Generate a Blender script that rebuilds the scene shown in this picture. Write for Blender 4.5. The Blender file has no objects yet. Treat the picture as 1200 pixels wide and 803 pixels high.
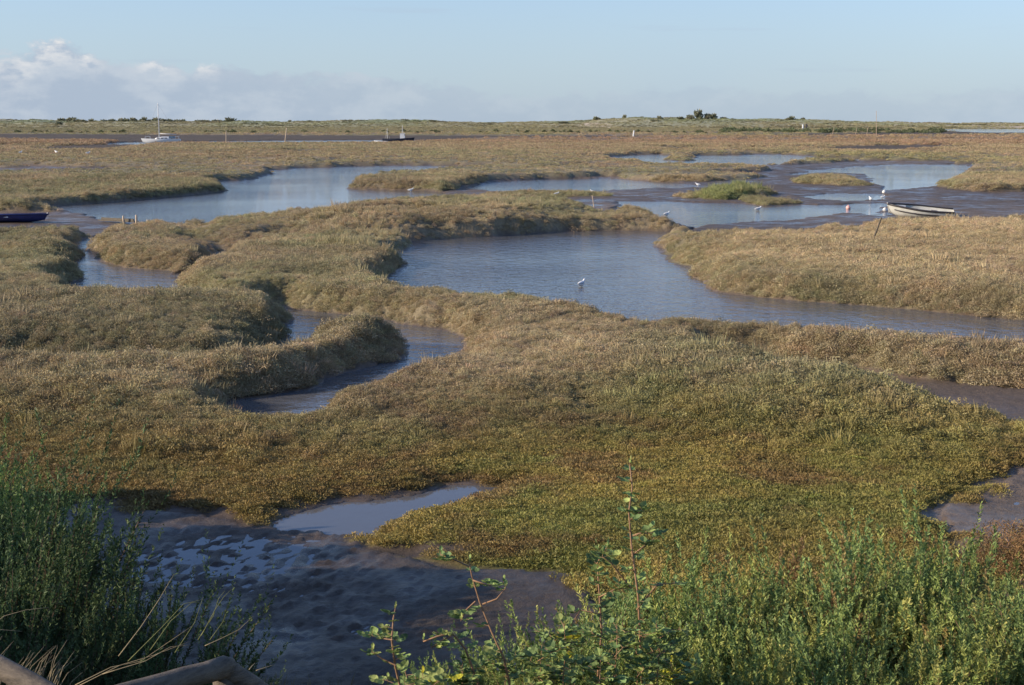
import bpy, math, random
import numpy as np
from mathutils import Vector, Matrix, Euler

rng = np.random.default_rng(7)
random.seed(7)
S = bpy.context.scene
COL = S.collection
R = math.radians

# ---------------------------------------------------------------- camera geometry
CAM_H = 4.5
F = 1648.0
PITCH = math.atan((401.5 - 144.0) / F)

def P(px, py, z=0.0):
    """point of height z seen at (px, py) of the 1200x803 survey frame"""
    xr = (px - 600.0) / F
    yr = -(py - 401.5) / F
    dy = math.cos(PITCH) + yr * math.sin(PITCH)
    dz = -math.sin(PITCH) + yr * math.cos(PITCH)
    t = (z - CAM_H) / dz
    return Vector((xr * t, dy * t, z))

def PD(px, py, y):
    """point at depth y along the view of (px, py)"""
    xr = (px - 600.0) / F
    yr = -(py - 401.5) / F
    dy = math.cos(PITCH) + yr * math.sin(PITCH)
    dz = -math.sin(PITCH) + yr * math.cos(PITCH)
    t = y / dy
    return Vector((xr * t, y, CAM_H + dz * t))

# ---------------------------------------------------------------- noise
def _hash(ix, iy, seed):
    h = (ix.astype(np.int64) * 374761393 + iy.astype(np.int64) * 668265263 + seed * 974634777) & 0xffffffff
    h = ((h ^ (h >> 13)) * 1274126177) & 0xffffffff
    h = h ^ (h >> 16)
    return (h & 0xffff) / 65535.0

def vnoise(x, y, seed=0):
    ix = np.floor(x); iy = np.floor(y)
    fx = x - ix; fy = y - iy
    fx = fx * fx * fx * (fx * (fx * 6 - 15) + 10); fy = fy * fy * fy * (fy * (fy * 6 - 15) + 10)
    a = _hash(ix, iy, seed); b = _hash(ix + 1, iy, seed)
    c = _hash(ix, iy + 1, seed); d = _hash(ix + 1, iy + 1, seed)
    return (a * (1 - fx) + b * fx) * (1 - fy) + (c * (1 - fx) + d * fx) * fy

def fbm(x, y, seed=0, octv=4, gain=0.5):
    s = 0; a = 1; t = 0
    c, sn = math.cos(0.6), math.sin(0.6)
    for o in range(octv):
        s = s + a * (vnoise(x, y, seed + o * 17) * 2 - 1); t += a
        a *= gain; x, y = (x * c - y * sn) * 2.03 + 3.1, (x * sn + y * c) * 2.03 - 1.7
    return s / t

def sstep(a, b, x):
    t = np.clip((x - a) / (b - a), 0, 1)
    return t * t * (3 - 2 * t)

# ---------------------------------------------------------------- ground plan
def poly(pts):
    return np.array([tuple(P(*p)[:2]) for p in pts])

Z = 0.66         # lip height where a near bank hides the foot of the water
WATER = [
 # main pool
 [(478,283),(540,279),(600,276),(660,272),(720,271),(800,272),(812,268),(860,262),(930,258),(1000,250),(1040,247),(1040,238),(960,240),(900,240),(780,236),(725,236),(716,244),(720,253),(760,256),(806,268),
  (772,284),(772,297),(784,308),(806,318),(822,336),(850,344),(930,352),(1000,358),(1100,367),(1200,375),(1330,386),
  (1330,412,.5),(1200,401,.5),(1130,395,.5),(1050,387,.5),(980,379,.55),(900,367,Z),(830,363,Z),(780,362,Z),(720,354,Z),(660,342,Z),(620,335,Z),(560,332,Z),(500,328,Z),(468,320,Z),(446,314,.3),(470,306,.1),(455,296),(480,291)],
 # long water on the left
 [(50,243),(130,237),(200,231),(258,225),(262,219),(240,214),(300,210),(314,206),(316,200),(355,197),(420,195),(500,194),(556,195),(580,197),(520,201),(470,205),(425,211),(412,217),(420,221),(470,221),(528,227),
  (520,229,.6),(450,233,.6),(400,237,.6),(350,241,.6),(290,247,.6),(235,252,.6),(185,258,.3),(120,253,.15)],
 # middle reach
 [(548,222),(575,214),(640,210),(700,209),(760,211),(812,216),(815,219),(760,222),(700,224),(640,223),(590,224)],
 # blue pond further off
 [(708,184),(740,182),(778,181),(782,186),(812,185),(814,182),(860,182),(905,181),(932,182),(958,184),(950,188),(935,190),(932,192),(880,196),(800,197),(770,196),(735,190)],
 # right flats water
 [(905,207),(940,201),(1000,196),(1060,193),(1130,193),(1145,197),(1135,206),(1100,219),(1040,224),(1030,216),(1010,204),(960,203)],
 [(930,231),(980,227),(1035,228),(1040,234),(985,236)],
 # left creek
 [(205,262),(165,263),(140,270),(112,279),(95,284),(75,291),(90,300),(98,312),(92,324),(95,331,.6),(150,336,.6),(208,333,.6),(206,322),(190,317),(150,315),(126,309),(104,299),(108,287),(130,279),(160,271),(185,266)],
 [(200,322),(225,318),(243,309),(252,300),(258,296),(262,302),(248,314),(215,326)],
 # creek round the dark mound
 [(325,358),(340,361),(358,364),(392,368),(440,374),(500,384),(536,395),(543,401,.3),(526,411,.5),(480,428,.4),(430,445,.35),(390,458,.3),(350,476,.3),(300,478,.3),(255,470),(320,463),(380,450),(430,432),(474,417),(488,403,.05),(482,389,.25),(445,375,.5),(392,368,.65),(366,371,.65),(350,379,.6),(343,374,.3),(340,368)],
 # far channel and far sea inlet
 [(100,171),(150,167),(212,166),(330,165),(470,164),(500,165),(470,169),(350,170),(215,170)],
 [(1085,153),(1120,151),(1240,150),(1240,156),(1150,156)],
 [(955,186),(1010,186),(1012,189),(960,190)],
 # foreground pool
 [(332,608),(360,600),(420,588),(470,582),(505,572),(560,567),(592,571),(588,577),(545,583),(510,592),(480,602),(450,614),(440,626),(395,629),(345,622)],
]
MUD = [
 # wide mud flat right and centre
 [(905,200),(1000,193),(1145,193),(1135,207),(1098,220),(1140,226),(1200,226),(1320,222),(1320,252,.7),(1200,250,.7),(1110,250,.7),(1040,252,.7),(960,257,.7),(890,263,.7),(820,272,.4),(725,240),(560,224),(545,220),(575,213),(700,208),(800,211),(870,203)],
 [(430,228),(520,226),(560,219),(640,226),(716,236),(716,243,.7),(640,237,.7),(600,234,.7),(530,229,.7)],
 [(-120,265,.5),(0,265,.5),(60,265,.5),(120,263,.5),(170,263,.4),(235,256,.4),(235,252),(300,246),(300,240),(200,246),(60,243),(20,246),(110,252),(60,250),(-120,249)],
 # creek mud right
 [(845,417),(880,417),(940,426),(1000,434),(1070,448),(1110,453),(1200,459),(1330,470),(1330,500,.3),(1200,478,.3),(1120,468,.3),(1060,456,.25),(990,445,.25),(920,434,.25),(850,423,.25)],
 # foreground mud
 [(88,598),(200,604),(270,612),(330,622),(345,618),(442,626),(428,642),(480,660),(560,672),(640,676),(684,682),(700,700),(760,740),(900,760),(1000,900),(400,1100),(-300,1100),(-300,700),(-60,640)],
 # mud at right foreground
 [(1330,520),(1200,556),(1160,578),(1120,590),(1105,604),(1120,620),(1130,640),(1145,664),(1190,720),(1260,760),(1330,760)],
 # far mud belts
 [(-300,158),(0,158),(200,159),(420,160),(600,160),(760,160),(760,162),(560,163),(500,168),(440,170),(330,171),(200,170),(130,167),(0,164),(-300,164)],
 [(60,174),(130,171),(160,168),(200,169),(170,172),(110,178),(60,178)],
 [(850,159),(1000,157),(1100,155),(1250,153),(1250,158),(1100,159.5),(960,160.5)],
 [(950,176),(1030,172),(1140,172),(1130,175),(1040,178),(960,178)],
 [(850,196),(950,193),(1010,189),(1140,191),(1100,194),(1000,198),(930,202)],
]
# shallow dry gullies that only crease the marsh: centre line + half width + depth
GULLY = [
 ([(-150,402,.6),(0,398,.6),(120,400,.6),(230,401,.6),(310,394,.55),(345,378,.45)], .95, .62),
 ([(-150,462),(0,470),(120,468),(250,468)], .7, .18),
 ([(318,190),(360,193),(395,191),(450,189)], 2.2, .5),
 ([(385,187),(440,190),(478,190)], 1.5, .45),
 ([(330,180),(380,180),(455,178)], 1.6, .4),
 ([(600,187),(680,187),(712,185)], 1.5, .45),
 ([(-40,176),(60,176),(120,178)], 2.0, .4),
 ([(-40,160),(100,160),(200,160)], 3.0, .5),
 ([(500,196),(560,195),(600,198),(640,200),(700,196)], 1.2, .45),
 ([(860,178),(960,177),(1060,178),(1200,183)], 1.6, .3),
 ([(1000,188),(1060,186),(1100,190),(1200,187)], 1.6, .45),
 ([(40,222),(90,225),(140,222)], .9, .35),
 ([(0,238),(40,236)], 1.0, .4),
 ([(200,338,.3),(250,332,.6),(300,340,.6),(345,352,.3)], .5, .25),
 ([(-60,285,.5),(0,290,.5),(50,296,.4),(90,300,.2)], .8, .4),
 ([(350,290),(330,282),(300,286),(285,294)], .5, .22),
 ([(160,268),(215,272),(235,284),(250,296)], .7, .3),
 ([(560,255),(480,262),(400,266),(345,274)], .6, .1),
 ([(740,171),(780,168),(900,169)], 2.5, .3),
 ([(700,498),(690,494),(672,492)], .25, .2),
 ([(880,392),(980,402),(1100,414)], .35, .12),
]
# islands standing in the water or mud
ISLAND = [
 ([(814,229),(820,220,.5),(850,215,.6),(885,215,.6),(905,219,.5),(910,229),(880,234),(845,236),(822,234)], .42),
 ([(870,233),(930,235,.15),(945,239),(900,242),(868,239)], .16),
 ([(925,212),(950,204,.45),(985,204,.45),(1012,210,.3),(1022,219),(985,219),(950,216),(928,215)], .42),
 ([(720,206),(760,198,.35),(830,199,.35),(868,202,.35),(905,204,.3),(870,211),(820,214),(760,213),(722,210)], .36),
 ([(412,221),(430,214,.3),(475,209,.5),(560,204,.5),(620,202,.5),(690,201,.4),(720,204,.3),(690,208),(600,209),(560,216),(530,225),(480,223),(430,222)], .52),
 ([(893,193),(900,189.5,.35),(910,190,.35),(910,193)], .35), ([(913,192),(922,188,.4),(931,190,.3),(929,193)], .35),
 ([(776,187),(785,182,.3),(808,182,.3),(814,187),(800,189)], .28),
 ([(560,229),(640,227),(700,228),(720,232),(640,233)], .10),
 ([(780,230),(840,229),(860,232),(800,233)], .09),
]

def seg_dist(X, Y, A, closed=True):
    d = np.full(X.shape, 1e9)
    n = len(A)
    for i in range(n if closed else n - 1):
        x0, y0 = A[i]; x1, y1 = A[(i + 1) % n]
        ex, ey = x1 - x0, y1 - y0
        l2 = ex * ex + ey * ey + 1e-12
        t = np.clip(((X - x0) * ex + (Y - y0) * ey) / l2, 0, 1)
        d = np.minimum(d, (X - x0 - t * ex) ** 2 + (Y - y0 - t * ey) ** 2)
    return np.sqrt(d)

def inside(X, Y, A):
    r = np.zeros(X.shape, bool)
    n = len(A); j = n - 1
    for i in range(n):
        xi, yi = A[i]; xj, yj = A[j]
        c = ((yi > Y) != (yj > Y)) & (X < (xj - xi) * (Y - yi) / (yj - yi + 1e-12) + xi)
        r ^= c; j = i
    return r

def sdf(X, Y, A, pad):
    """signed distance, positive inside, culled to a box"""
    out = np.full(X.shape, -pad * 1.0)
    m = (X > A[:, 0].min() - pad) & (X < A[:, 0].max() + pad) & (Y > A[:, 1].min() - pad) & (Y < A[:, 1].max() + pad)
    if m.any():
        x, y = X[m], Y[m]
        d = np.minimum(seg_dist(x, y, A), pad)
        out[m] = np.where(inside(x, y, A), d, -d)
    return out

W_ = [poly(p) for p in WATER]; M_ = [poly(p) for p in MUD]
G_ = [(poly(p), w, d) for p, w, d in GULLY]; I_ = [(poly(p), h) for p, h in ISLAND]
LAWN = poly([(-300,478),(0,500),(200,520),(400,525),(520,520),(640,512),(760,492),(900,508),(1050,512),(1330,500),(1600,900),(-600,900)])
DARKMOUND = poly([(-150,372),(300,372),(480,385),(480,410),(300,470),(-150,470)])
HIGHBANK = poly([(330,272),(420,262),(500,252),(600,243),(712,240),(720,246),(700,262),(600,276),(470,282),(400,282)])
TANBANK = poly([(860,262),(1330,250),(1330,372),(1000,356),(820,330),(780,300)])

def fields(X, Y):
    """height and land type for ground points"""
    D = np.sqrt(X * X + Y * Y)
    amp = np.clip(0.011 * D, 0.26, 2.5)
    fr = 1.0 / np.clip(D * 0.035, .55, 8)
    k = np.clip(D * 0.035, .55, 8)
    # warp by a noise whose grain widens in steps with distance
    wx = np.zeros_like(X); wy = np.zeros_like(X)
    for g, lo, hi in ((.7, 0, 35), (1.8, 35, 90), (4.5, 90, 240), (12, 240, 1e9)):
        w = sstep(lo * .7, lo * 1.2 + 1e-6, D) * (1 - sstep(hi * .7, hi * 1.2, D)) if lo else (1 - sstep(hi * .7, hi * 1.2, D))
        wx += w * fbm(X / g, Y / g, 11, 3); wy += w * fbm(X / g, Y / g, 23, 3)
    Xw = X + amp * wx; Yw = Y + amp * wy
    pad = 8.0
    Ws = np.full(X.shape, -pad); Ms = np.full(X.shape, -pad)
    for A in W_: Ws = np.maximum(Ws, sdf(Xw, Yw, A, pad))
    for A in M_: Ms = np.maximum(Ms, sdf(Xw, Yw, A, pad))
    low = np.maximum(Ws, Ms)
    land = -low                                     # distance inland
    lawn = sstep(-3.4, 2.4, sdf(Xw, Yw, LAWN, 4))
    dm = sstep(-.5, 1.5, sdf(X, Y, DARKMOUND, 4)); hb = sstep(-1, 2, sdf(X, Y, HIGHBANK, 6)); tb = sstep(-1, 3, sdf(X, Y, TANBANK, 8))
    n1 = fbm(X / 6.5, Y / 6.5, 3, 3); n2 = fbm(X / 1.7, Y / 1.7, 5, 3); n3 = fbm(X / .45, Y / .45, 9, 3)
    big = fbm(X / 30, Y / 30, 41, 2)
    top = (.50 - .06 * sstep(60, 160, D)) + .10 * n1 + .05 * big + .10 * dm + .42 * hb + .12 * tb
    wid = .78 - .25 * sstep(30, 60, D) + .4 * n1 + 1.5 * tb - .25 * dm - .4 * hb + np.clip(D / 300, 0, .8)
    plateau = top * sstep(0, 1, land / np.maximum(wid, .28)) + .08 * sstep(1, 6, land) + .10 * n2 + .045 * n3
    lawnz = .10 * sstep(0, .6, land) + .05 * sstep(0, 4, land) + .03 * n2 + .012 * n3
    Hh = plateau * (1 - lawn) + lawnz * lawn
    for A, w, dp in G_:
        m = (X > A[:, 0].min() - 6) & (X < A[:, 0].max() + 6) & (Y > A[:, 1].min() - 6) & (Y < A[:, 1].max() + 6)
        if m.any():
            g = seg_dist(Xw[m], Yw[m], A, False)
            Hh[m] -= dp * np.exp(-(g / w) ** 2) * np.clip(Hh[m] / .5, .2, 1)
    cm = sstep(40, 60, D) * (1 - sstep(120, 150, D)); cf = sstep(115, 150, D) * (1 - sstep(900, 1100, D))
    cr1 = np.exp(-(fbm(X / 11, Y / 9, 171, 3) / .035) ** 2); cr2 = np.exp(-(fbm(X / 45, Y / 34, 173, 3) / .07) ** 2)
    Hh = Hh - (.26 * cm * cr1 + .60 * cf * cr2) * np.clip(Hh / .4, 0, 1)
    Hh = np.where(land > 0, np.maximum(Hh, .015), Hh)
    # beds
    ed = .012 * (fbm(X / .35, Y / .35, 61, 3)) + .035 * fbm(X / 2.6, Y / 2.6, 67, 3)
    sc = np.clip(1 + D / 60, 1, 2.5)
    mudz = .035 + ed * sc + .03 * fbm(X / 9, Y / 9, 71, 2) + .012 * sstep(40, 60, D) + .2 * sstep(190, 260, D)
    mudz = mudz + .05 * sstep(1.0, 0, Ms)
    fg = (Y < 26)
    # footmarked wet patch close by, and the sheen strip beyond it
    def blob(px, py, rx, ry):  # a wetter patch
        c = P(px, py); return np.exp(-(((X - c.x) / rx) ** 2 + ((Y - c.y) / ry) ** 2))
    wet = blob(300, 655, 1.35, 1.2) + .8 * blob(205, 665, .7, .8) + .75 * blob(450, 740, 1.2, .55) + .55 * blob(350, 700, .8, .6)
    wk = .12 + .88 * np.clip(wet, 0, 1)
    prints = .056 * wk * fbm(X / .10 + 3, Y / .14, 81, 4, .6) + .012 * fbm(X / .05, Y / .05, 85, 2)
    fgm = .060 + prints + .015 * fbm(X / 1.5, Y / 1.5, 83, 2) - .054 * np.clip(wet, 0, 1.1)
    wetr = blob(1195, 590, .7, .5)
    fgm = fgm - .05 * wetr
    mudz = np.where(fg, fgm, mudz)
    waterz = -.04 - .25 * sstep(0, 1.6, Ws)
    bed = np.where(Ws > 0, waterz, mudz)
    # mudline between
    Hh = np.where(low > 0, bed, Hh)
    isl = np.zeros_like(X)
    for A, h in I_:
        s = sdf(Xw, Yw, A, 6)
        v = (h + .06 * n2) * sstep(-.3, 1.0, s)
        Hh = np.maximum(Hh, np.where(s > -.3, v, -9)); isl = np.maximum(isl, sstep(-.1, .4, s))
    ragged = .09 + (.12 + .45 * lawn) * (fbm(X / .55, Y / .4, 161, 4) + .5 * fbm(X / 1.8, Y / 1.2, 163, 2))
    veg = np.where(land > -.25 * lawn, sstep(-.05, .12, land - ragged), 0) ; veg = np.where(D > 60, veg * sstep(.10, .2, Hh), veg); veg = np.maximum(veg, isl)
    # sea bank under the viewer
    edge = 10.6 + np.where(X < -2.5, (-2.5 - X) * .75, 0) + np.where(X > 1.5, (X - 1.5) * .12, 0) - .5 * np.exp(-((X + .8) / 1.2) ** 2)
    edge = np.minimum(edge, 13.6)
    rise = edge - Y
    emb = .20 * np.clip(rise, 0, None) + .012 * np.clip(rise, 0, None) ** 2
    emb = np.minimum(emb, 3.0 + .05 * n2) + .03 * n2 * (rise > 0)
    onb = sstep(0, .4, rise)
    Hh = np.where(rise > 0, np.maximum(Hh, 0) * (1 - onb) + emb, Hh)
    # dunes at the coast
    dn = sstep(1050, 1500, Y) * (1 - sstep(1700, 2300, Y))
    ridge = 4.4 + 3.6 * fbm(X / 140, Y / 260, 91, 3) + 2.2 * fbm(X / 32, Y / 90, 93, 3) + 3.0 * np.exp(-((X - 210) / 110) ** 2) + 1.6 * sstep(100, -800, X)
    ridge = ridge * (1 - .45 * sstep(300, 700, X))
    Hh = Hh + dn * np.clip(ridge, 1.5, 12)
    veg = np.where(dn > .02, 1, veg); veg = np.where((D > 1000), 1, veg)
    return Hh, veg, lawn, Ws, Ms, onb, dn, tb, dm, n1, land

def rgb(*c): return np.array(c)
def mixc(a, b, t): return a * (1 - t[..., None]) + b * t[..., None]

GREENISLE = poly([(812,228,.4),(822,218,.5),(850,216,.5),(888,216,.5),(896,222,.4),(870,226,.4),(845,229,.4),(822,229,.4)])
def plant_colour(X, Y, lawn, tb, dm, dn):
    D = np.sqrt(X * X + Y * Y)
    g1 = fbm(X / 5 + 9, Y / 7, 101, 3); g2 = fbm(X / 1.4, Y / 1.4, 103, 3); g3 = fbm(X / 40, Y / 60, 107, 3); g4 = fbm(X / .5, Y / .5, 109, 2)
    tan = rgb(.44, .345, .20); olive = rgb(.35, .31, .165); rust = rgb(.39, .28, .175); straw = rgb(.58, .44, .255); drab = rgb(.31, .25, .145)
    c = mixc(np.broadcast_to(tan, X.shape + (3,)), olive, sstep(-.5, .3, g1 + .4 * g2))
    c = mixc(c, straw, sstep(.15, .6, g2 - .3 * g1) * .55)
    c = mixc(c, rust, sstep(.2, .6, fbm(X / 9, Y / 12, 111, 3)) * .45)
    c = mixc(c, straw, tb * sstep(-.4, .3, g1 + .25) * .75)
    c = mixc(c, drab, dm * .35)
    # farther belts run redder and paler
    far = sstep(110, 200, D)
    c = mixc(c, rgb(.45, .335, .20), far * sstep(-.2, .5, g3) * .7)
    c = mixc(c, rgb(.38, .335, .155), far * sstep(.05, .5, -g3) * .7)
    belt = sstep(250, 300, Y) * (1 - sstep(420, 480, Y))
    c = mixc(c, rgb(.43, .27, .17), belt * .6)
    # lawn of glasswort and short grass
    lg = mixc(np.broadcast_to(rgb(.35, .28, .08), X.shape + (3,)), rgb(.25, .245, .07), sstep(-.2, .4, fbm(X / 1.6, Y / 1.1, 121, 3)))
    lg = mixc(lg, rgb(.26, .14, .07), sstep(.10, .5, fbm(X / 1.1, Y / .9, 123, 3)) * .6)
    lg = mixc(lg, rgb(.30, .235, .07), sstep(0, .4, fbm(X / 3, Y / 2, 125, 2)) * .5)
    # the left side of it browner, the right greener
    lg = mixc(lg, rgb(.29, .19, .085), sstep(.5, -4.5, X - (Y - 14) * .15) * .5)
    c = mixc(c, lg, lawn)
    gi = sstep(-1, .5, sdf(X, Y, GREENISLE, 4))
    c = mixc(c, rgb(.29, .30, .12), gi)
    # saltings by the coast and the dunes
    c = mixc(c, rgb(.32, .29, .16), sstep(560, 700, Y) * .8)
    c = mixc(c, rgb(.30, .32, .17), dn * sstep(-.3, .4, fbm(X / 60, Y / 300, 131, 3)))
    c = mixc(c, rgb(.40, .36, .22), dn * sstep(.0, .5, fbm(X / 90, Y / 200, 133, 3)) * .8)
    v = (1 + .16 * g4) * (1 + .22 * fbm(X / 3.2, Y / 3.2, 127, 3) * (1 - .5 * lawn))
    return np.clip(c * v[..., None], .01, 1)

# ---------------------------------------------------------------- helpers
def tag(o, label=None, cat=None, group=None, kind=None):
    if label: o['label'] = label
    if cat: o['category'] = cat
    if group: o['group'] = group
    if kind: o['kind'] = kind
    return o

def link(o, parent=None):
    COL.objects.link(o)
    if parent is not None: o.parent = parent
    return o

def empty(name, loc, rz=0, label=None, cat=None, group=None):
    o = bpy.data.objects.new(name, None); link(o)
    o.location = loc; o.rotation_euler = (0, 0, rz); o.empty_display_size = .2
    return tag(o, label, cat, group)

def copy_tree(o, parent=None):
    kids = [c for c in bpy.data.objects if c.parent == o]
    c = o.copy(); link(c)
    if parent is not None: c.parent = parent
    for k in kids: copy_tree(k, c)
    return c

def mesh_np(name, V, Fc, mat, colors=None, smooth=False):
    """V (n,3), Fc (m,k) equal-sided faces"""
    me = bpy.data.meshes.new(name)
    V = np.asarray(V, np.float32); Fc = np.asarray(Fc, np.int32)
    m, k = Fc.shape
    me.vertices.add(len(V)); me.vertices.foreach_set('co', V.ravel())
    me.loops.add(m * k); me.loops.foreach_set('vertex_index', Fc.ravel())
    me.polygons.add(m); me.polygons.foreach_set('loop_start', np.arange(0, m * k, k, dtype=np.int32))
    me.polygons.foreach_set('loop_total', np.full(m, k, np.int32))
    if smooth: me.polygons.foreach_set('use_smooth', np.ones(m, bool))
    if colors is not None:
        at = me.color_attributes.new('col', 'FLOAT_COLOR', 'POINT')
        c = np.ones((len(V), 4), np.float32); c[:, :3] = colors
        at.data.foreach_set('color', c.ravel())
    me.update(calc_edges=True)
    if mat: me.materials.append(mat)
    return me

class MB:
    """collects faces for ONE mesh"""
    def __init__(s): s.v = []; s.f = []; s.m = []; s.c = []
    def add(s, vs, fs, c=None):
        o = len(s.v); s.v += [tuple(v) for v in vs]; s.f += [tuple(o + i for i in f) for f in fs]
        if c is not None: s.c += [c] * len(vs)
    def box(s, c, size, rot=None, bev=0):
        hx, hy, hz = [k / 2 for k in size]
        vs = [Vector((x, y, z)) for x in (-hx, hx) for y in (-hy, hy) for z in (-hz, hz)]
        if rot is not None: vs = [rot @ v for v in vs]
        vs = [v + Vector(c) for v in vs]
        s.add(vs, [(0, 1, 3, 2), (4, 6, 7, 5), (0, 4, 5, 1), (2, 3, 7, 6), (0, 2, 6, 4), (1, 5, 7, 3)])
    def tube(s, pts, rad, n=8, caps=True, c=None):
        pts = [Vector(p) for p in pts]
        if not hasattr(rad, '__len__'): rad = [rad] * len(pts)
        o = len(s.v); ref = None
        for i, p in enumerate(pts):
            d = (pts[min(i + 1, len(pts) - 1)] - pts[max(i - 1, 0)]).normalized()
            if ref is None: ref = Vector((0, 0, 1)) if abs(d.z) < .9 else Vector((1, 0, 0))
            u = d.cross(ref).normalized(); w = u.cross(d).normalized(); ref = w
            for k in range(n):
                a = 2 * math.pi * k / n
                s.v.append(tuple(p + (u * math.cos(a) + w * math.sin(a)) * rad[i]))
                if c is not None: s.c.append(c)
        for i in range(len(pts) - 1):
            for k in range(n):
                a = o + i * n + k; b = o + i * n + (k + 1) % n
                s.f.append((a, b, b + n, a + n))
        if caps:
            s.f.append(tuple(o + k for k in range(n))[::-1]); e = o + (len(pts) - 1) * n
            s.f.append(tuple(e + k for k in range(n)))
    def build(s, name, mat, parent=None, smooth=False, loc=None):
        me = bpy.data.meshes.new(name)
        me.from_pydata(s.v, [], s.f); me.update()
        if s.c:
            at = me.color_attributes.new('col', 'FLOAT_COLOR', 'POINT')
            at.data.foreach_set('color', np.array([tuple(c) + (1,) for c in s.c], np.float32).ravel())
        if smooth: me.polygons.foreach_set('use_smooth', [True] * len(me.polygons))
        me.materials.append(mat)
        o = bpy.data.objects.new(name, me); link(o, parent)
        if loc is not None: o.location = loc
        return o

# ---------------------------------------------------------------- materials
def new_mat(name):
    m = bpy.data.materials.new(name); m.use_nodes = True
    nt = m.node_tree; b = nt.nodes['Principled BSDF']
    return m, nt, b

def N(nt, t, **kw):
    n = nt.nodes.new(t)
    for k, v in kw.items():
        if k.startswith('i_'): n.inputs[k[2:].replace('_', ' ')].default_value = v
        else: setattr(n, k, v)
    return n

def simple_mat(name, col, rough=.6, noise=.25, scale=8, bump=.0, metal=0):
    m, nt, b = new_mat(name)
    tc = N(nt, 'ShaderNodeTexCoord'); nz = N(nt, 'ShaderNodeTexNoise'); nz.inputs['Scale'].default_value = scale; nz.inputs['Detail'].default_value = 6
    nt.links.new(tc.outputs['Object'], nz.inputs['Vector'])
    mr = N(nt, 'ShaderNodeMapRange'); mr.inputs['From Min'].default_value = .3; mr.inputs['From Max'].default_value = .7
    mr.inputs['To Min'].default_value = 1 - noise; mr.inputs['To Max'].default_value = 1 + noise
    nt.links.new(nz.outputs['Fac'], mr.inputs['Value'])
    vm = N(nt, 'ShaderNodeVectorMath', operation='SCALE'); vm.inputs[0].default_value = col
    nt.links.new(mr.outputs['Result'], vm.inputs['Scale']); nt.links.new(vm.outputs[0], b.inputs['Base Color'])
    b.inputs['Roughness'].default_value = rough; b.inputs['Metallic'].default_value = metal
    if bump:
        bp = N(nt, 'ShaderNodeBump'); bp.inputs['Distance'].default_value = bump; bp.inputs['Strength'].default_value = .8
        nt.links.new(nz.outputs['Fac'], bp.inputs['Height']); nt.links.new(bp.outputs['Normal'], b.inputs['Normal'])
    return m

def leaf_mat(name, attr_type='GEOMETRY', vary=.35, trans=.35, rough=.6):
    m, nt, b = new_mat(name)
    at = N(nt, 'ShaderNodeAttribute', attribute_type=attr_type, attribute_name='col')
    oi = N(nt, 'ShaderNodeNewGeometry')
    mr = N(nt, 'ShaderNodeMapRange'); mr.inputs['To Min'].default_value = 1 - vary; mr.inputs['To Max'].default_value = 1 + vary
    nt.links.new(oi.outputs['Random Per Island'], mr.inputs['Value'])
    vm = N(nt, 'ShaderNodeVectorMath', operation='SCALE')
    nt.links.new(at.outputs['Color'], vm.inputs[0]); nt.links.new(mr.outputs['Result'], vm.inputs['Scale'])
    nt.links.new(vm.outputs[0], b.inputs['Base Color'])
    b.inputs['Roughness'].default_value = rough; b.inputs['Specular IOR Level'].default_value = .25
    tr = N(nt, 'ShaderNodeBsdfTranslucent'); nt.links.new(vm.outputs[0], tr.inputs['Color'])
    mx = N(nt, 'ShaderNodeMixShader'); mx.inputs['Fac'].default_value = trans
    out = nt.nodes['Material Output']
    nt.links.new(b.outputs[0], mx.inputs[1]); nt.links.new(tr.outputs[0], mx.inputs[2]); nt.links.new(mx.outputs[0], out.inputs['Surface'])
    return m

M_TUFT = leaf_mat('marsh_plants', 'INSTANCER', .22, .2)
M_LEAF = leaf_mat('leaves', 'GEOMETRY', .35, .25)
M_BARK = simple_mat('bark', (.16, .10, .06), .8, .3, 30)
M_WOOD = simple_mat('weathered_wood', (.10, .08, .055), .75, .35, 14, .01)
M_WHITE = simple_mat('white_paint', (.72, .72, .70), .35, .06, 5)
M_PALE = simple_mat('pale_hull_paint', (.55, .54, .48), .45, .12, 4)
M_DARK = simple_mat('dark_trim_paint', (.035, .03, .03), .45, .2, 6)
M_NAVY = simple_mat('dark_blue_hull', (.02, .025, .045), .45, .2, 5)
M_BLUE = simple_mat('blue_paint', (.02, .03, .12), .4, .2, 6)
M_GREY = simple_mat('grey_boards', (.22, .20, .19), .7, .2, 9)
M_GLASS = simple_mat('cabin_window_glass', (.02, .025, .03), .08, .05, 4)
M_FEATH = simple_mat('white_feathers', (.8, .8, .78), .8, .05, 30)
M_FGREY = simple_mat('grey_feathers', (.42, .44, .47), .8, .08, 30)
M_BILL = simple_mat('bill_and_legs', (.25, .06, .03), .6, .1, 30)
M_BUOY = simple_mat('faded_buoy', (.75, .42, .36), .5, .1, 6)
M_BUOYW = simple_mat('white_buoy', (.75, .73, .68), .5, .1, 6)
M_POLE = simple_mat('pale_pole', (.50, .38, .26), .7, .2, 6)
M_CANVAS = simple_mat('blue_grey_canvas', (.10, .16, .22), .7, .1, 6)

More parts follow.
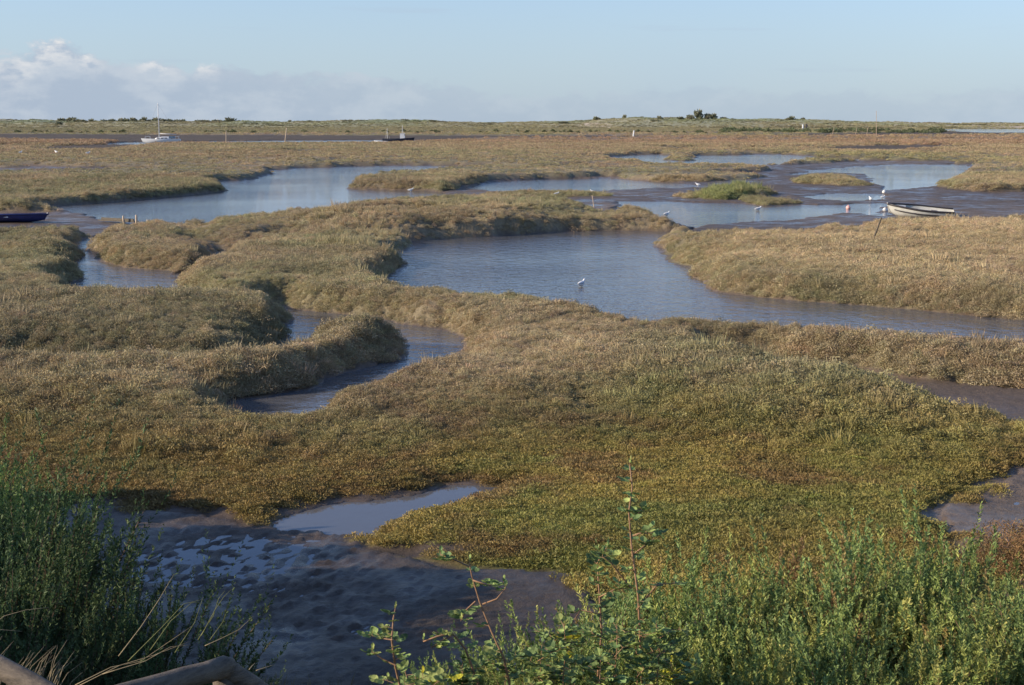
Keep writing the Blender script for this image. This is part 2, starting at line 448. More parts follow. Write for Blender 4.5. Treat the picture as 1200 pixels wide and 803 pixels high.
# ground: the land's own colours come with the mesh, wet mud is smoother low down
mg, nt, b = new_mat('marsh_ground')
at = N(nt, 'ShaderNodeAttribute', attribute_name='col'); wt = N(nt, 'ShaderNodeAttribute', attribute_name='wet')
ge = N(nt, 'ShaderNodeNewGeometry')
nz = N(nt, 'ShaderNodeTexNoise'); nz.inputs['Scale'].default_value = 7; nz.inputs['Detail'].default_value = 8; nz.inputs['Roughness'].default_value = .65
nt.links.new(ge.outputs['Position'], nz.inputs['Vector'])
mr = N(nt, 'ShaderNodeMapRange'); mr.inputs['From Min'].default_value = .25; mr.inputs['From Max'].default_value = .75; mr.inputs['To Min'].default_value = .62; mr.inputs['To Max'].default_value = 1.38
nt.links.new(nz.outputs['Fac'], mr.inputs['Value'])
vm = N(nt, 'ShaderNodeVectorMath', operation='SCALE'); nt.links.new(at.outputs['Color'], vm.inputs[0]); nt.links.new(mr.outputs['Result'], vm.inputs['Scale'])
nt.links.new(vm.outputs[0], b.inputs['Base Color'])
nw = N(nt, 'ShaderNodeTexNoise'); nw.inputs['Scale'].default_value = .7; nw.inputs['Detail'].default_value = 6; nw.inputs['Roughness'].default_value = .65
nt.links.new(ge.outputs['Position'], nw.inputs['Vector'])
wr = N(nt, 'ShaderNodeMapRange'); wr.inputs['From Min'].default_value = .42; wr.inputs['From Max'].default_value = .6; wr.inputs['To Min'].default_value = .4; wr.inputs['To Max'].default_value = 1.0
nt.links.new(nw.outputs['Fac'], wr.inputs['Value'])
wm_ = N(nt, 'ShaderNodeMath', operation='MULTIPLY'); nt.links.new(wr.outputs[0], wm_.inputs[0]); nt.links.new(wt.outputs['Fac'], wm_.inputs[1])
bs_ = N(nt, 'ShaderNodeMapRange'); bs_.inputs['To Min'].default_value = .9; bs_.inputs['To Max'].default_value = .22; nt.links.new(wm_.outputs[0], bs_.inputs['Value'])
rr = N(nt, 'ShaderNodeMapRange'); rr.inputs['To Min'].default_value = .85; rr.inputs['To Max'].default_value = .27
nt.links.new(wm_.outputs[0], rr.inputs['Value']); nt.links.new(rr.outputs['Result'], b.inputs['Roughness'])
b.inputs['Specular IOR Level'].default_value = .4
bp = N(nt, 'ShaderNodeBump'); bp.inputs['Distance'].default_value = .06; bp.inputs['Strength'].default_value = .7
nt.links.new(nz.outputs['Fac'], bp.inputs['Height']); nt.links.new(bp.outputs['Normal'], b.inputs['Normal'])
nf = N(nt, 'ShaderNodeTexNoise'); nf.inputs['Scale'].default_value = 16; nf.inputs['Detail'].default_value = 6; nf.inputs['Roughness'].default_value = .75
nt.links.new(ge.outputs['Position'], nf.inputs['Vector'])
bp2 = N(nt, 'ShaderNodeBump'); bp2.inputs['Distance'].default_value = .05; nt.links.new(bs_.outputs[0], bp2.inputs['Strength']); nt.links.new(bs_.outputs[0], bp.inputs['Strength'])
nt.links.new(nf.outputs['Fac'], bp2.inputs['Height']); nt.links.new(bp.outputs['Normal'], bp2.inputs['Normal']); nt.links.new(bp2.outputs['Normal'], b.inputs['Normal'])
M_GROUND = mg

mw, nt, b = new_mat('tidal_water')
ge = N(nt, 'ShaderNodeNewGeometry')
b.inputs['Base Color'].default_value = (.115, .115, .12, 1)
b.inputs['Roughness'].default_value = .03; b.inputs['IOR'].default_value = 1.33
mp = N(nt, 'ShaderNodeMapping'); mp.inputs['Scale'].default_value = (1, 1, 1); mp.inputs['Rotation'].default_value = (0, 0, .35)
nt.links.new(ge.outputs['Position'], mp.inputs['Vector'])
mp2 = N(nt, 'ShaderNodeVectorMath', operation='MULTIPLY'); mp2.inputs[1].default_value = (1.0, .9, 1)
nt.links.new(mp.outputs[0], mp2.inputs[0])
n1 = N(nt, 'ShaderNodeTexNoise'); n1.inputs['Scale'].default_value = 2.4; n1.inputs['Detail'].default_value = 4; n1.inputs['Roughness'].default_value = .6
n2 = N(nt, 'ShaderNodeTexNoise'); n2.inputs['Scale'].default_value = .09; n2.inputs['Detail'].default_value = 3
nt.links.new(mp2.outputs[0], n1.inputs['Vector']); nt.links.new(ge.outputs['Position'], n2.inputs['Vector'])
r2 = N(nt, 'ShaderNodeMapRange'); r2.inputs['From Min'].default_value = .35; r2.inputs['From Max'].default_value = .65; r2.inputs['To Min'].default_value = .35; r2.inputs['To Max'].default_value = 1
nt.links.new(n2.outputs['Fac'], r2.inputs['Value'])
# sheltered pool near the sea bank lies calm
sx = N(nt, 'ShaderNodeSeparateXYZ'); nt.links.new(ge.outputs['Position'], sx.inputs[0])
cl = N(nt, 'ShaderNodeMapRange'); cl.inputs['From Min'].default_value = 19; cl.inputs['From Max'].default_value = 26; cl.inputs['To Min'].default_value = .06; cl.inputs['To Max'].default_value = 1
nt.links.new(sx.outputs['Y'], cl.inputs['Value'])
mm = N(nt, 'ShaderNodeMath', operation='MULTIPLY'); nt.links.new(r2.outputs[0], mm.inputs[0]); nt.links.new(cl.outputs[0], mm.inputs[1])
bp = N(nt, 'ShaderNodeBump'); bp.inputs['Distance'].default_value = .085
nt.links.new(mm.outputs[0], bp.inputs['Strength']); nt.links.new(n1.outputs['Fac'], bp.inputs['Height']); nt.links.new(bp.outputs['Normal'], b.inputs['Normal'])
M_WATER = mw

# ---------------------------------------------------------------- ground mesh
ys = [-8.0]
while ys[-1] < 3200:
    y = ys[-1]
    ys.append(y + (.12 if y < 9 else max(.045, .0052 * y) if y < 130 else .0085 * y if y < 900 else .012 * y))
ys = np.array(ys); NC = 900
us = np.linspace(-.62, .62, NC)
YY, UU = np.meshgrid(ys, us, indexing='ij'); XX = UU * (YY + 20)
Hh, veg, lawn, Ws, Ms, onb, dn, tb, dm, nn1, land = fields(XX, YY)
pc = plant_colour(XX, YY, lawn, tb, dm, dn)
mudc = mixc(np.broadcast_to(rgb(.115, .085, .060), XX.shape + (3,)), rgb(.165, .12, .08), sstep(-.3, .5, fbm(XX / 7, YY / 12, 141, 3)))
mudc = mixc(mudc, rgb(.060, .042, .024), (YY < 26) * sstep(15.8, 13.4, YY + .25 * XX) * .75 * (XX < 3))  # near mud painted darker to deepen the shade lying on it
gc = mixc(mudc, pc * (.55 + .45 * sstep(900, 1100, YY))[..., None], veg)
gc = mixc(gc, rgb(.075, .055, .035) , sstep(.35, .0, veg * 1.0) * sstep(.12, .3, Hh) )
gc = mixc(gc, rgb(.06, .055, .03), onb)
# bare dune sand
for (px, py, rx, ry, zz) in ((692, 150, 14, 160, 4), (1130, 147, 60, 260, 2), (1010, 150, 30, 60, 1)):
    c = PD(px, py, 1330)
    k = np.exp(-((XX - c.x) / rx) ** 2 - ((YY - 1250) / ry) ** 2)
    gc = mixc(gc, rgb(.55, .45, .31), sstep(.3, .7, k + .25 * fbm(XX / 12, YY / 40, 151, 2)))
wetv = np.clip(1 - veg, 0, 1) * (1 - onb) * sstep(.16, .03, Hh)
n_r, n_c = XX.shape
V = np.stack([XX, YY, Hh], -1).reshape(-1, 3)
idx = np.arange(n_r * n_c).reshape(n_r, n_c)
Fc = np.stack([idx[:-1, :-1], idx[:-1, 1:], idx[1:, 1:], idx[1:, :-1]], -1).reshape(-1, 4)
me = mesh_np('ground', V, Fc, M_GROUND, gc.reshape(-1, 3), True)
wa = me.attributes.new('wet', 'FLOAT', 'POINT'); wa.data.foreach_set('value', wetv.astype(np.float32).ravel())
ground = link(bpy.data.objects.new('ground', me)); tag(ground, kind='structure')

wm = MB(); wm.add([(-20000, -60, 0), (20000, -60, 0), (20000, 30000, 0), (-20000, 30000, 0)], [(0, 1, 2, 3)])
water = wm.build('water', M_WATER); tag(water, kind='structure')

def ground_z(x, y):
    h = fields(np.array([[float(x)]]), np.array([[float(y)]]))[0]
    return float(h[0, 0])

# ---------------------------------------------------------------- plant cover (uncountable)
def quads(c, d, w):
    """leaf quads from centre base c, direction*length d, half-width vector w"""
    n = len(c)
    V = np.stack([c - w * .5, c + w * .5, c + d * .6 + w * .8, c + d, c + d * .6 - w * .8], 1).reshape(-1, 3)
    F_ = np.arange(n * 5).reshape(n, 5)
    return V, F_

def rdir(n, g):
    v = g.normal(size=(n, 3)); return v / np.linalg.norm(v, axis=1, keepdims=True)

def scrub_proto(name, n, rad, h, ll, lw, up, seed, mat=M_TUFT):
    g = np.random.default_rng(seed)
    a = g.uniform(0, 2 * np.pi, n); r = rad * np.sqrt(g.uniform(0, 1, n))
    z = h * (1 - (r / rad) ** 2 * .8) * g.uniform(.15, 1, n)
    c = np.stack([r * np.cos(a), r * np.sin(a), z], 1)
    d = rdir(n, g) * .8; d[:, 2] += up; d[:, :2] += .5 * c[:, :2] / rad
    d /= np.linalg.norm(d, axis=1, keepdims=True)
    d *= (ll * g.uniform(.6, 1.3, n))[:, None]
    w = np.cross(d, rdir(n, g)); w /= np.linalg.norm(w, axis=1, keepdims=True) + 1e-9; w *= lw
    V, F_ = quads(c, d, w)
    return bpy.data.objects.new(name, mesh_np(name, V, F_, mat))

def blade_proto(name, n, rad, h, lw, lean, seed, mat=M_TUFT):
    g = np.random.default_rng(seed)
    a = g.uniform(0, 2 * np.pi, n); r = rad * np.sqrt(g.uniform(0, 1, n))
    c = np.stack([r * np.cos(a), r * np.sin(a), np.zeros(n)], 1)
    L = h * g.uniform(.5, 1.1, n)
    d = np.stack([np.cos(a) * lean * g.uniform(0, 1, n), np.sin(a) * lean * g.uniform(0, 1, n), np.ones(n)], 1) + g.normal(0, .12, (n, 3))
    d *= L[:, None]
    b = g.uniform(0, 2 * np.pi, n); w = np.stack([np.cos(b), np.sin(b), np.zeros(n)], 1) * lw
    V, F_ = quads(c, d, w)
    return bpy.data.objects.new(name, mesh_np(name, V, F_, mat))

protos = [scrub_proto('scrub_clump', 300, .17, .17, .030, .0065, .35, 1), scrub_proto('scrub_clump', 270, .13, .20, .034, .0062, .5, 2),
          scrub_proto('scrub_clump', 350, .22, .13, .030, .0068, .25, 3),
          blade_proto('grass_clump', 70, .10, .32, .006, .45, 4), blade_proto('grass_clump', 60, .14, .24, .006, .7, 5),
          scrub_proto('lawn_clump', 180, .15, .032, .022, .0055, .4, 6), scrub_proto('lawn_clump', 160, .13, .045, .026, .005, .6, 7),
          scrub_proto('far_clump', 90, .5, .28, .15, .04, .3, 8), scrub_proto('far_clump', 90, .6, .22, .15, .04, .25, 9)]

def scatter(name, count, y0, y1, rule, seed, umax=.46):
    """count points spread over the wedge between y0 and y1"""
    g = np.random.default_rng(seed)
    y = np.sqrt(g.uniform(0, 1, count) * ((y1 + 3) ** 2 - (y0 + 3) ** 2) + (y0 + 3) ** 2) - 3
    x = g.uniform(-umax, umax, count) * (y + 3)
    return rule(x, y, g)

pts_all = []
def add_points(x, y, z, s, kind, col, tilt=.15, g=rng):
    n = len(x)
    pts_all.append((np.stack([x, y, z], 1), s, kind, col, np.stack([g.normal(0, tilt, n), g.normal(0, tilt, n), g.uniform(0, 6.28, n)], 1)))

TALL = [poly(p) for p in ([(365,300),(370,272),(480,276),(480,290),(440,296),(470,302),(466,314),(400,306)],
        [(570,276),(572,266),(632,264),(636,276)], [(816,226,.4),(822,216,.5),(900,215,.5),(905,226,.4)])]

def rule(kset):
    def f(x, y, g):
        Hh, veg, lawn, Ws, Ms, onb, dn, tb, dm, n1, land = fields(x, y)
        keep = (veg > .3) & (onb < .5) & (Hh > .03)
        thin = fbm(x / .9, y / .9, 201, 2)
        keep &= (g.uniform(-1, 1, len(x)) < .65 + 1.1 * thin)
        x, y, Hh, lawn, tb, dm, dn = [q[keep] for q in (x, y, Hh, lawn, tb, dm, dn)]
        n = len(x); D = np.hypot(x, y)
        col = plant_colour(x, y, lawn, tb, dm, dn) * g.uniform(.84, 1.18, (n, 1)) * g.normal(1, .035, (n, 3))
        u = g.uniform(0, 1, n)
        if kset == 'far':
            kind = np.where(u < .5, 7, 8); s = g.uniform(.3, .75, n) * np.clip(D / 170, .75, 2.6)
        else:
            kind = np.select([u < .38, u < .68, u < .96], [0, 1, 2], 4)
            tall = np.zeros(n, bool)
            for A in TALL: tall |= sdf(x, y, A, 3) > 0
            kind = np.where(tall & (g.uniform(0, 1, n) < .10), 3, kind)
            s = (g.uniform(.42, .95, n) + .30 * (g.uniform(0, 1, n) < .06)) * (1 + .25 * fbm(x / 1.2, y / 1.2, 205, 2) + .45 * fbm(x / 3.5, y / 3.5, 207, 2)) * np.clip(D / 60, 1, 1.5)
            isl = g.uniform(0, 1, n) < lawn
            kind = np.where(isl, np.where(u < .55, 5, 6), kind)
            s = np.where(isl, g.uniform(.6, 1.25, n), s)
            s = s * np.where(kind == 3, 1.05, 1)
        add_points(x, y, Hh - .015, s, kind, np.clip(col, .005, .9), .18, g)
    return f

scatter('near', 95000, 12.5, 24, rule('near'), 31)
scatter('mid', 150000, 22, 48, rule('near'), 32)
scatter('mid2', 170000, 46, 110, rule('near'), 33)
scatter('far', 90000, 100, 330, rule('far'), 34)
scatter('far2', 30000, 320, 1000, rule('far'), 35)

def rule_coast(x, y, g):
    Hh, veg, lawn, Ws, Ms, onb, dn, tb, dm, n1, land = fields(x, y)
    n = len(x); c = plant_colour(x, y, lawn, tb, dm, dn) * g.uniform(.6, 1.3, (n, 1))
    dk = (fbm(x / 25, y / 60, 221, 3) > .25)[:, None]
    add_points(x, y, Hh - .1, g.uniform(1.2, 3.6, n), np.where(g.uniform(0, 1, n) < .5, 7, 8), np.where(dk, c * .5, c), .1, g)
scatter('coast', 26000, 1000, 1750, rule_coast, 37)

def rule_bank(x, y, g):
    Hh, veg, lawn, Ws, Ms, onb, dn, tb, dm, n1, land = fields(x, y)
    keep = onb > .25
    x, y, Hh = x[keep], y[keep], Hh[keep]; n = len(x)
    base = mixc(np.broadcast_to(rgb(.16, .19, .06), (n, 3)), rgb(.30, .24, .11), sstep(-.1, .5, fbm(x / .8, y / .8, 211, 2)))
    add_points(x, y, Hh - .02, g.uniform(.6, 1.3, n), np.where(g.uniform(0, 1, n) < .5, 4, np.where(g.uniform(0, 1, n) < .5, 1, 6)), base * g.uniform(.7, 1.3, (n, 1)), .2, g)
scatter('bank', 16000, 3.0, 13.6, rule_bank, 36, .55)

def instancer(name, data, objs, label=None, cat=None):
    Pp = np.concatenate([d[0] for d in data]); s = np.concatenate([d[1] for d in data]); k = np.concatenate([d[2] for d in data])
    c = np.concatenate([d[3] for d in data]); r = np.concatenate([d[4] for d in data])
    me = bpy.data.meshes.new(name); me.vertices.add(len(Pp)); me.vertices.foreach_set('co', Pp.astype(np.float32).ravel())
    a = me.attributes.new('scl', 'FLOAT', 'POINT'); a.data.foreach_set('value', s.astype(np.float32))
    a = me.attributes.new('kindi', 'INT', 'POINT'); a.data.foreach_set('value', k.astype(np.int32))
    a = me.attributes.new('rot', 'FLOAT_VECTOR', 'POINT'); a.data.foreach_set('vector', r.astype(np.float32).ravel())
    a = me.attributes.new('col', 'FLOAT_COLOR', 'POINT'); cc = np.ones((len(Pp), 4), np.float32); cc[:, :3] = c; a.data.foreach_set('color', cc.ravel())
    o = link(bpy.data.objects.new(name, me))
    ng = bpy.data.node_groups.new(name, 'GeometryNodeTree')
    ng.interface.new_socket('Geometry', in_out='INPUT', socket_type='NodeSocketGeometry'); ng.interface.new_socket('Geometry', in_out='OUTPUT', socket_type='NodeSocketGeometry')
    gi = ng.nodes.new('NodeGroupInput'); go = ng.nodes.new('NodeGroupOutput')
    jn = ng.nodes.new('GeometryNodeJoinGeometry')
    def na(nm, t):
        q = ng.nodes.new('GeometryNodeInputNamedAttribute'); q.data_type = t; q.inputs['Name'].default_value = nm
        return q.outputs['Attribute']
    for i, ob in enumerate(objs):
        if not (k == i).any(): continue
        oi = ng.nodes.new('GeometryNodeObjectInfo'); oi.inputs['Object'].default_value = ob; oi.inputs['As Instance'].default_value = True
        ip = ng.nodes.new('GeometryNodeInstanceOnPoints')
        cmpn = ng.nodes.new('FunctionNodeCompare'); cmpn.data_type = 'INT'; cmpn.operation = 'EQUAL'
        ng.links.new(na('kindi', 'INT'), cmpn.inputs[2]); cmpn.inputs[3].default_value = i
        er = ng.nodes.new('FunctionNodeEulerToRotation'); ng.links.new(na('rot', 'FLOAT_VECTOR'), er.inputs[0])
        ng.links.new(gi.outputs[0], ip.inputs['Points']); ng.links.new(cmpn.outputs[0], ip.inputs['Selection'])
        ng.links.new(oi.outputs['Geometry'], ip.inputs['Instance']); ng.links.new(er.outputs[0], ip.inputs['Rotation']); ng.links.new(na('scl', 'FLOAT'), ip.inputs['Scale'])
        ng.links.new(ip.outputs[0], jn.inputs[0])
    ng.links.new(jn.outputs[0], go.inputs[0])
    md = o.modifiers.new('scatter', 'NODES'); md.node_group = ng
    return o

cover = instancer('marsh_vegetation', pts_all, protos)
tag(cover, 'brown and olive saltmarsh scrub and grass covering the marsh', 'marsh plants', kind='stuff')

# ---------------------------------------------------------------- shrubs in the foreground
def shoots_mesh(name, n, rad, h, seed, cols, leaves=150, ll=.024, lw=.0044, lean=.45, mat=M_LEAF, domed=.45, sub=7):
    """upright plumes clothed in small fleshy leaves: returns (leaf mesh, twig mesh)"""
    g = np.random.default_rng(seed)
    LV = []; LC = []; tw = MB()
    for i in range(n):
        a = g.uniform(0, 6.283); q = math.sqrt(g.uniform(0, 1)); r = rad * q
        bx, by = r * .7 * math.cos(a), r * .7 * math.sin(a)
        L = h * (1 - domed * q * q) * g.uniform(.55, 1.1)
        lx, ly = math.cos(a) * lean * q + g.normal(0, .10), math.sin(a) * lean * q + g.normal(0, .10)
        cx = g.normal(0, .07); cy = g.normal(0, .07)
        def pt(t): return np.stack([bx + L * (lx * t + cx * t * t), by + L * (ly * t + cy * t * t), L * t * (1 - .12 * q * t)], -1)
        base = cols[g.integers(len(cols))] * g.uniform(.75, 1.25)
        p3 = pt(np.array([0, .35, .7, .95]))
        tw.tube([Vector(v) for v in p3], [.005, .004, .003, .0012], 3, False)
        def clothe(fn, m, t0, scale, hub):
            t = g.uniform(t0, 1, m); c = fn(t); dd = fn(t + .04) - c
            dd /= np.linalg.norm(dd, axis=1, keepdims=True) + 1e-9
            rd = rdir(m, g); d = rd - (rd * dd).sum(1, keepdims=True) * dd; d /= np.linalg.norm(d, axis=1, keepdims=True) + 1e-9
            d = d * .75 + dd * .85; taper = np.where(t > .85, 1 - (t - .85) * 3.5, 1)
            d *= (ll * scale * g.uniform(.7, 1.2, m) * taper)[:, None]
            w = np.cross(d, rdir(m, g)); w /= np.linalg.norm(w, axis=1, keepdims=True) + 1e-9; w *= lw * scale
            V_, _ = quads(c, d, w); LV.append(V_)
            hgt = np.clip(c[:, 2] / h, 0, 1)[:, None]
            old = np.clip(.75 - 1.5 * hgt, 0, .6)
            LC.append(np.repeat(base * (1 - old) + np.array([.20, .12, .06]) * old, 5, axis=0))
        clothe(pt, leaves, .35, 1.0, 0)
        for k in range(sub):
            t0 = g.uniform(.3, .88); o = pt(np.array([t0]))[0]; sl = L * g.uniform(.16, .38)
            b = g.uniform(0, 6.283); sx_, sy_ = math.cos(b) * .62 + lx, math.sin(b) * .62 + ly
            def f2(t, o=o, sl=sl, sx_=sx_, sy_=sy_): return o + np.stack([sl * sx_ * t * (1 - .35 * t), sl * sy_ * t * (1 - .35 * t), sl * t], -1)
            clothe(f2, int(leaves * .36), .0, .9, 0)
    V_ = np.concatenate(LV); C_ = np.concatenate(LC)
    lm = mesh_np(name, V_, np.arange(len(V_)).reshape(-1, 5), mat, np.clip(C_, .005, 1))
    tm = bpy.data.meshes.new('twigs'); tm.from_pydata(tw.v, [], tw.f); tm.materials.append(M_BARK)
    return lm, tm

GR = [rgb(.27, .33, .09), rgb(.35, .38, .105), rgb(.20, .275, .09), rgb(.38, .37, .11), rgb(.24, .31, .10)]
GRB = GR + [rgb(.30, .19, .08), rgb(.33, .24, .09)]
SHADED = [rgb(.065, .11, .04), rgb(.08, .125, .045), rgb(.10, .14, .05)]  # left shrubs in shade: the shade is put into these leaf colours
LIT = [rgb(.27, .38, .10), rgb(.31, .40, .11), rgb(.20, .30, .08)]  # brighter copy for the sunlit tops, sunlight put into the leaf colour
RED = [rgb(.30, .14, .06), rgb(.26, .13, .05), rgb(.20, .15, .05), rgb(.34, .18, .07)]
sb = [shoots_mesh('foliage', 105, .48, 1.0, 51, GR), shoots_mesh('foliage', 100, .44, .95, 52, GRB), shoots_mesh('foliage', 120, .55, .72, 53, GR, lean=.6)]
db = [shoots_mesh('foliage', 130, .75, 1.2, 54, SHADED, 130, .021, .0038), shoots_mesh('foliage', 130, .75, 1.05, 55, SHADED, 130, .021, .0038, .65), shoots_mesh('foliage', 150, .66, 1.3, 58, LIT, 140, .020, .0036)]

def shrub(name, meshes, x, y, s, rz, label, cat, group, sz=1.0, dz=-.05):
    t = empty(name, (x, y, ground_z(x, y) + dz), rz, label, cat, group)
    s *= 1.45; t.scale = (s, s, s * sz)
    for nm, me in zip(('foliage', 'twigs'), meshes):
        o = bpy.data.objects.new(nm, me); link(o, t)
    return t

def at_px(px, py_base, z): return P(px, py_base, z)

GSB = 'seablite bushes along the foot of the sea bank'
SB = [
 (560, 8.3, .62, 0, 'small green seablite bush beside the leaning bramble stem, at the left end of the row'),
 (625, 9.1, .62, 1, 'upright green seablite spire just left of the tall bramble'),
 (690, 8.0, .80, 0, 'dense green seablite bush directly under the tall bramble stem'),
 (770, 9.0, .88, 1, 'green seablite bush standing right behind the tall bramble stem'),
 (850, 8.6, .95, 0, 'full green seablite bush right of the tall bramble'),
 (935, 9.2, 1.0, 1, 'yellowish green seablite bush with brown lower stems in the back row'),
 (1010, 9.5, .95, 0, 'tall seablite bush in the middle of the back row against the green lawn'),
 (1085, 9.3, 1.05, 0, 'tallest feathery seablite bush in front of the right hand mud patch'),
 (1160, 8.9, .85, 1, 'brownish seablite bush in front of the rust red bush'),
 (800, 7.6, .80, 2, 'low spreading seablite bush at the bottom edge right of the brambles'),
 (905, 7.5, .80, 2, 'low seablite bush at the bottom edge under the yellowish one'),
 (1010, 7.6, .78, 0, 'bright tipped seablite bush at the bottom edge with a bent bare twig'),
 (1110, 7.5, .80, 2, 'bushy seablite clump at the bottom right near the picture corner'),
 (1215, 7.9, .85, 0, 'seablite bush cut by the lower right picture edge'),
 (1240, 9.2, .75, 1, 'small seablite bush at the right picture edge beside bare mud'),
 (610, 7.4, .55, 2, 'low seablite bush among bramble leaves at the bottom edge'),
 (710, 7.1, .65, 2, 'dark green seablite bush at the bottom edge below the bramble tangle'),
]
for i, (px, y, s, k, lab) in enumerate(SB):
    x = (px - 600) / F * y * 1.04
    shrub('seablite_bush', sb[k], x, y, s, i * 1.7, lab, 'bush', GSB)
DKB = [
 (-4.5, 11.6, .90, 2, 'bright tipped tall shrub at the left, reaching up over the brown lawn'),
 (-5.0, 11.3, .98, 2, 'sunlit topped shrub cut by the left picture edge'),
 (-4.35, 10.5, .85, 0, 'dark shrub filling the shade below the bright tipped shrub'),
 (-3.4, 9.7, .70, 1, 'dark shrub whose right side hangs over the footmarked mud'),
 (-3.7, 9.2, 1.1, 0, 'broad dark shrub at the left picture edge above the dry grass'),
 (-2.6, 8.5, .85, 1, 'dark low shrub just beyond the bent handrail'),
 (-3.2, 7.8, .85, 0, 'dark shrub behind the left handrail and dry grass'),
 (-2.0, 8.0, .50, 1, 'small green shrub touching the top of the bent handrail'),
 (-4.9, 10.1, 1.1, 0, 'tall dark shrub standing left of the picture edge'),
]
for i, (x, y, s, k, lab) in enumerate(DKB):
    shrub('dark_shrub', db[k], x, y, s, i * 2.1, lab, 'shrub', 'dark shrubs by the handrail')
# shade trees left of the view
def leaf_cloud(name, n, rx, ry, rz_, seed, cols, ll, lw, mat=M_LEAF, lumps=14):
    g = np.random.default_rng(seed)
    cs = rdir(lumps, g) * g.uniform(.35, .8, (lumps, 1)); cs[:, 2] = np.abs(cs[:, 2]) * .9
    k = g.integers(0, lumps, n)
    c = cs[k] + rdir(n, g) * (.36 * g.uniform(.4, 1, n) ** .5)[:, None]
    c = c * np.array([rx, ry, rz_]); c[:, 2] = np.maximum(c[:, 2], 0.02)
    d = rdir(n, g); d[:, 2] += .3; d *= (ll * g.uniform(.6, 1.3, n))[:, None]
    w = np.cross(d, rdir(n, g)); w /= np.linalg.norm(w, axis=1, keepdims=True) + 1e-9; w *= lw
    V_, F_ = quads(c, d, w)
    cc = np.array(cols)[k % len(cols)] * g.uniform(.8, 1.2, (n, 1))
    return mesh_np(name, V_, F_, mat, np.repeat(cc, 5, axis=0))

rbp = P(1200, 672, .0)
rt = empty('rust_coloured_bush', (rbp.x + .1, rbp.y, ground_z(rbp.x, rbp.y) - .05), 0, 'rust red low bush at the right picture edge beside bare mud', 'bush')
o = bpy.data.objects.new('foliage', leaf_cloud('foliage', 26000, .95, .75, .62, 57, [rgb(.30, .17, .08), rgb(.26, .16, .07), rgb(.22, .18, .07), rgb(.34, .21, .09)], .035, .0045, lumps=30)); link(o, rt)
tb_ = MB()
for k in range(14):
    a = k * 2.4; tb_.tube([(0, 0, 0), (.4 * math.cos(a), .3 * math.sin(a), .2), (.6 * math.cos(a), .5 * math.sin(a), .4)], [.008, .006, .003], 4, False)
tb_.build('twigs', M_BARK, rt)

def hedge_tree(x, y, h, w, seed, lab):
    t = empty('hawthorn_tree', (x, y, ground_z(x, y) - .05), 0, lab, 'tree', 'hawthorns beside the steps')
    crown = leaf_cloud('crown', 24000, w, w, h * .8, seed, [rgb(.05, .08, .02), rgb(.07, .09, .025)], .13, .06, lumps=30)
    o = bpy.data.objects.new('crown', crown); link(o, t); o.location = (0, 0, h * .15)
    tr = MB(); tr.tube([(0, 0, -.1), (.05, 0, h * .3), (0, .06, h * .7)], [.12, .09, .03], 8)
    for k in range(5):
        a = k * 1.3; tr.tube([(0, 0, h * .25), (w * .4 * math.cos(a), w * .4 * math.sin(a), h * .55)], [.05, .015], 6)
    tr.build('trunk', M_BARK, t)

hedge_tree(-7.6, 15.1, 1.55, 1.0, 301, 'lowest hawthorn standing farthest along the hedge left of the view')
hedge_tree(-7.6, 13.4, 2.5, 1.2, 302, 'second hawthorn from the far end of the hedge left of the view')
hedge_tree(-7.6, 11.5, 2.8, 1.3, 303, 'third hawthorn from the far end of the hedge left of the view')
hedge_tree(-7.6, 9.2, 2.0, 1.4, 304, 'broad hawthorn behind the dark shrubs left of the view')
hedge_tree(-7.4, 7.4, 1.7, 1.4, 305, 'hawthorn nearer the steps left of the view')
hedge_tree(-7.2, 5.6, 1.5, 1.4, 306, 'hawthorn beside the steps at the near end of the hedge')

# ---------------------------------------------------------------- brambles
def oval_leaf(mb, c, d, up, L, W, col):
    d = d.normalized(); s = d.cross(up)
    s = s.normalized() if s.length > 1e-4 else Vector((1, 0, 0))
    n = s.cross(d)
    prof = [(0, 0), (.18, .34), (.42, .5), (.7, .38), (.88, .2), (1, 0)]
    mid = [c + d * (L * t) - n * (L * .10 * math.sin(math.pi * t)) for t, _ in prof]
    vs = [mid[0]]; 
    for (t, w), m in list(zip(prof, mid))[1:-1]: vs += [m + s * W * w + n * W * .12, m, m - s * W * w + n * W * .12]
    vs.append(mid[-1])
    fs = [(0, 1, 2), (0, 2, 3)]
    for i in range(3):
        a = 1 + i * 3; fs += [(a, a + 3, a + 4, a + 1), (a + 1, a + 4, a + 5, a + 2)]
    a = 1 + 9; e = len(vs) - 1; fs += [(a, e, a + 1), (a + 1, e, a + 2)]
    mb.add(vs, fs, col)

def spray(lm, sm, p, d, L, g, size, cols, leaflets=5):
    """a leaf stalk with opposite leaflets"""
    d = d.normalized(); up = Vector((0, 0, 1)); s = d.cross(up).normalized()
    e = p + d * L + Vector((0, 0, -.15 * L)); sm.tube([p, p + d * L * .5, e], [.0018, .0015, .001], 4, False)
    c = cols[g.integers(len(cols))] * g.uniform(.8, 1.25)
    n = (leaflets - 1) // 2
    tiltv = Vector((g.normal(0, .4), g.normal(0, .4), 1))
    oval_leaf(lm, e, d, tiltv, size, size * .8, tuple(c))
    for k in range(n):
        q = p.lerp(e, .5 + .45 * k / max(n, 1))
        for sg in (-1, 1):
            oval_leaf(lm, q, s * sg + d * .5, tiltv, size * .85, size * .65, tuple(c * g.uniform(.85, 1.15)))

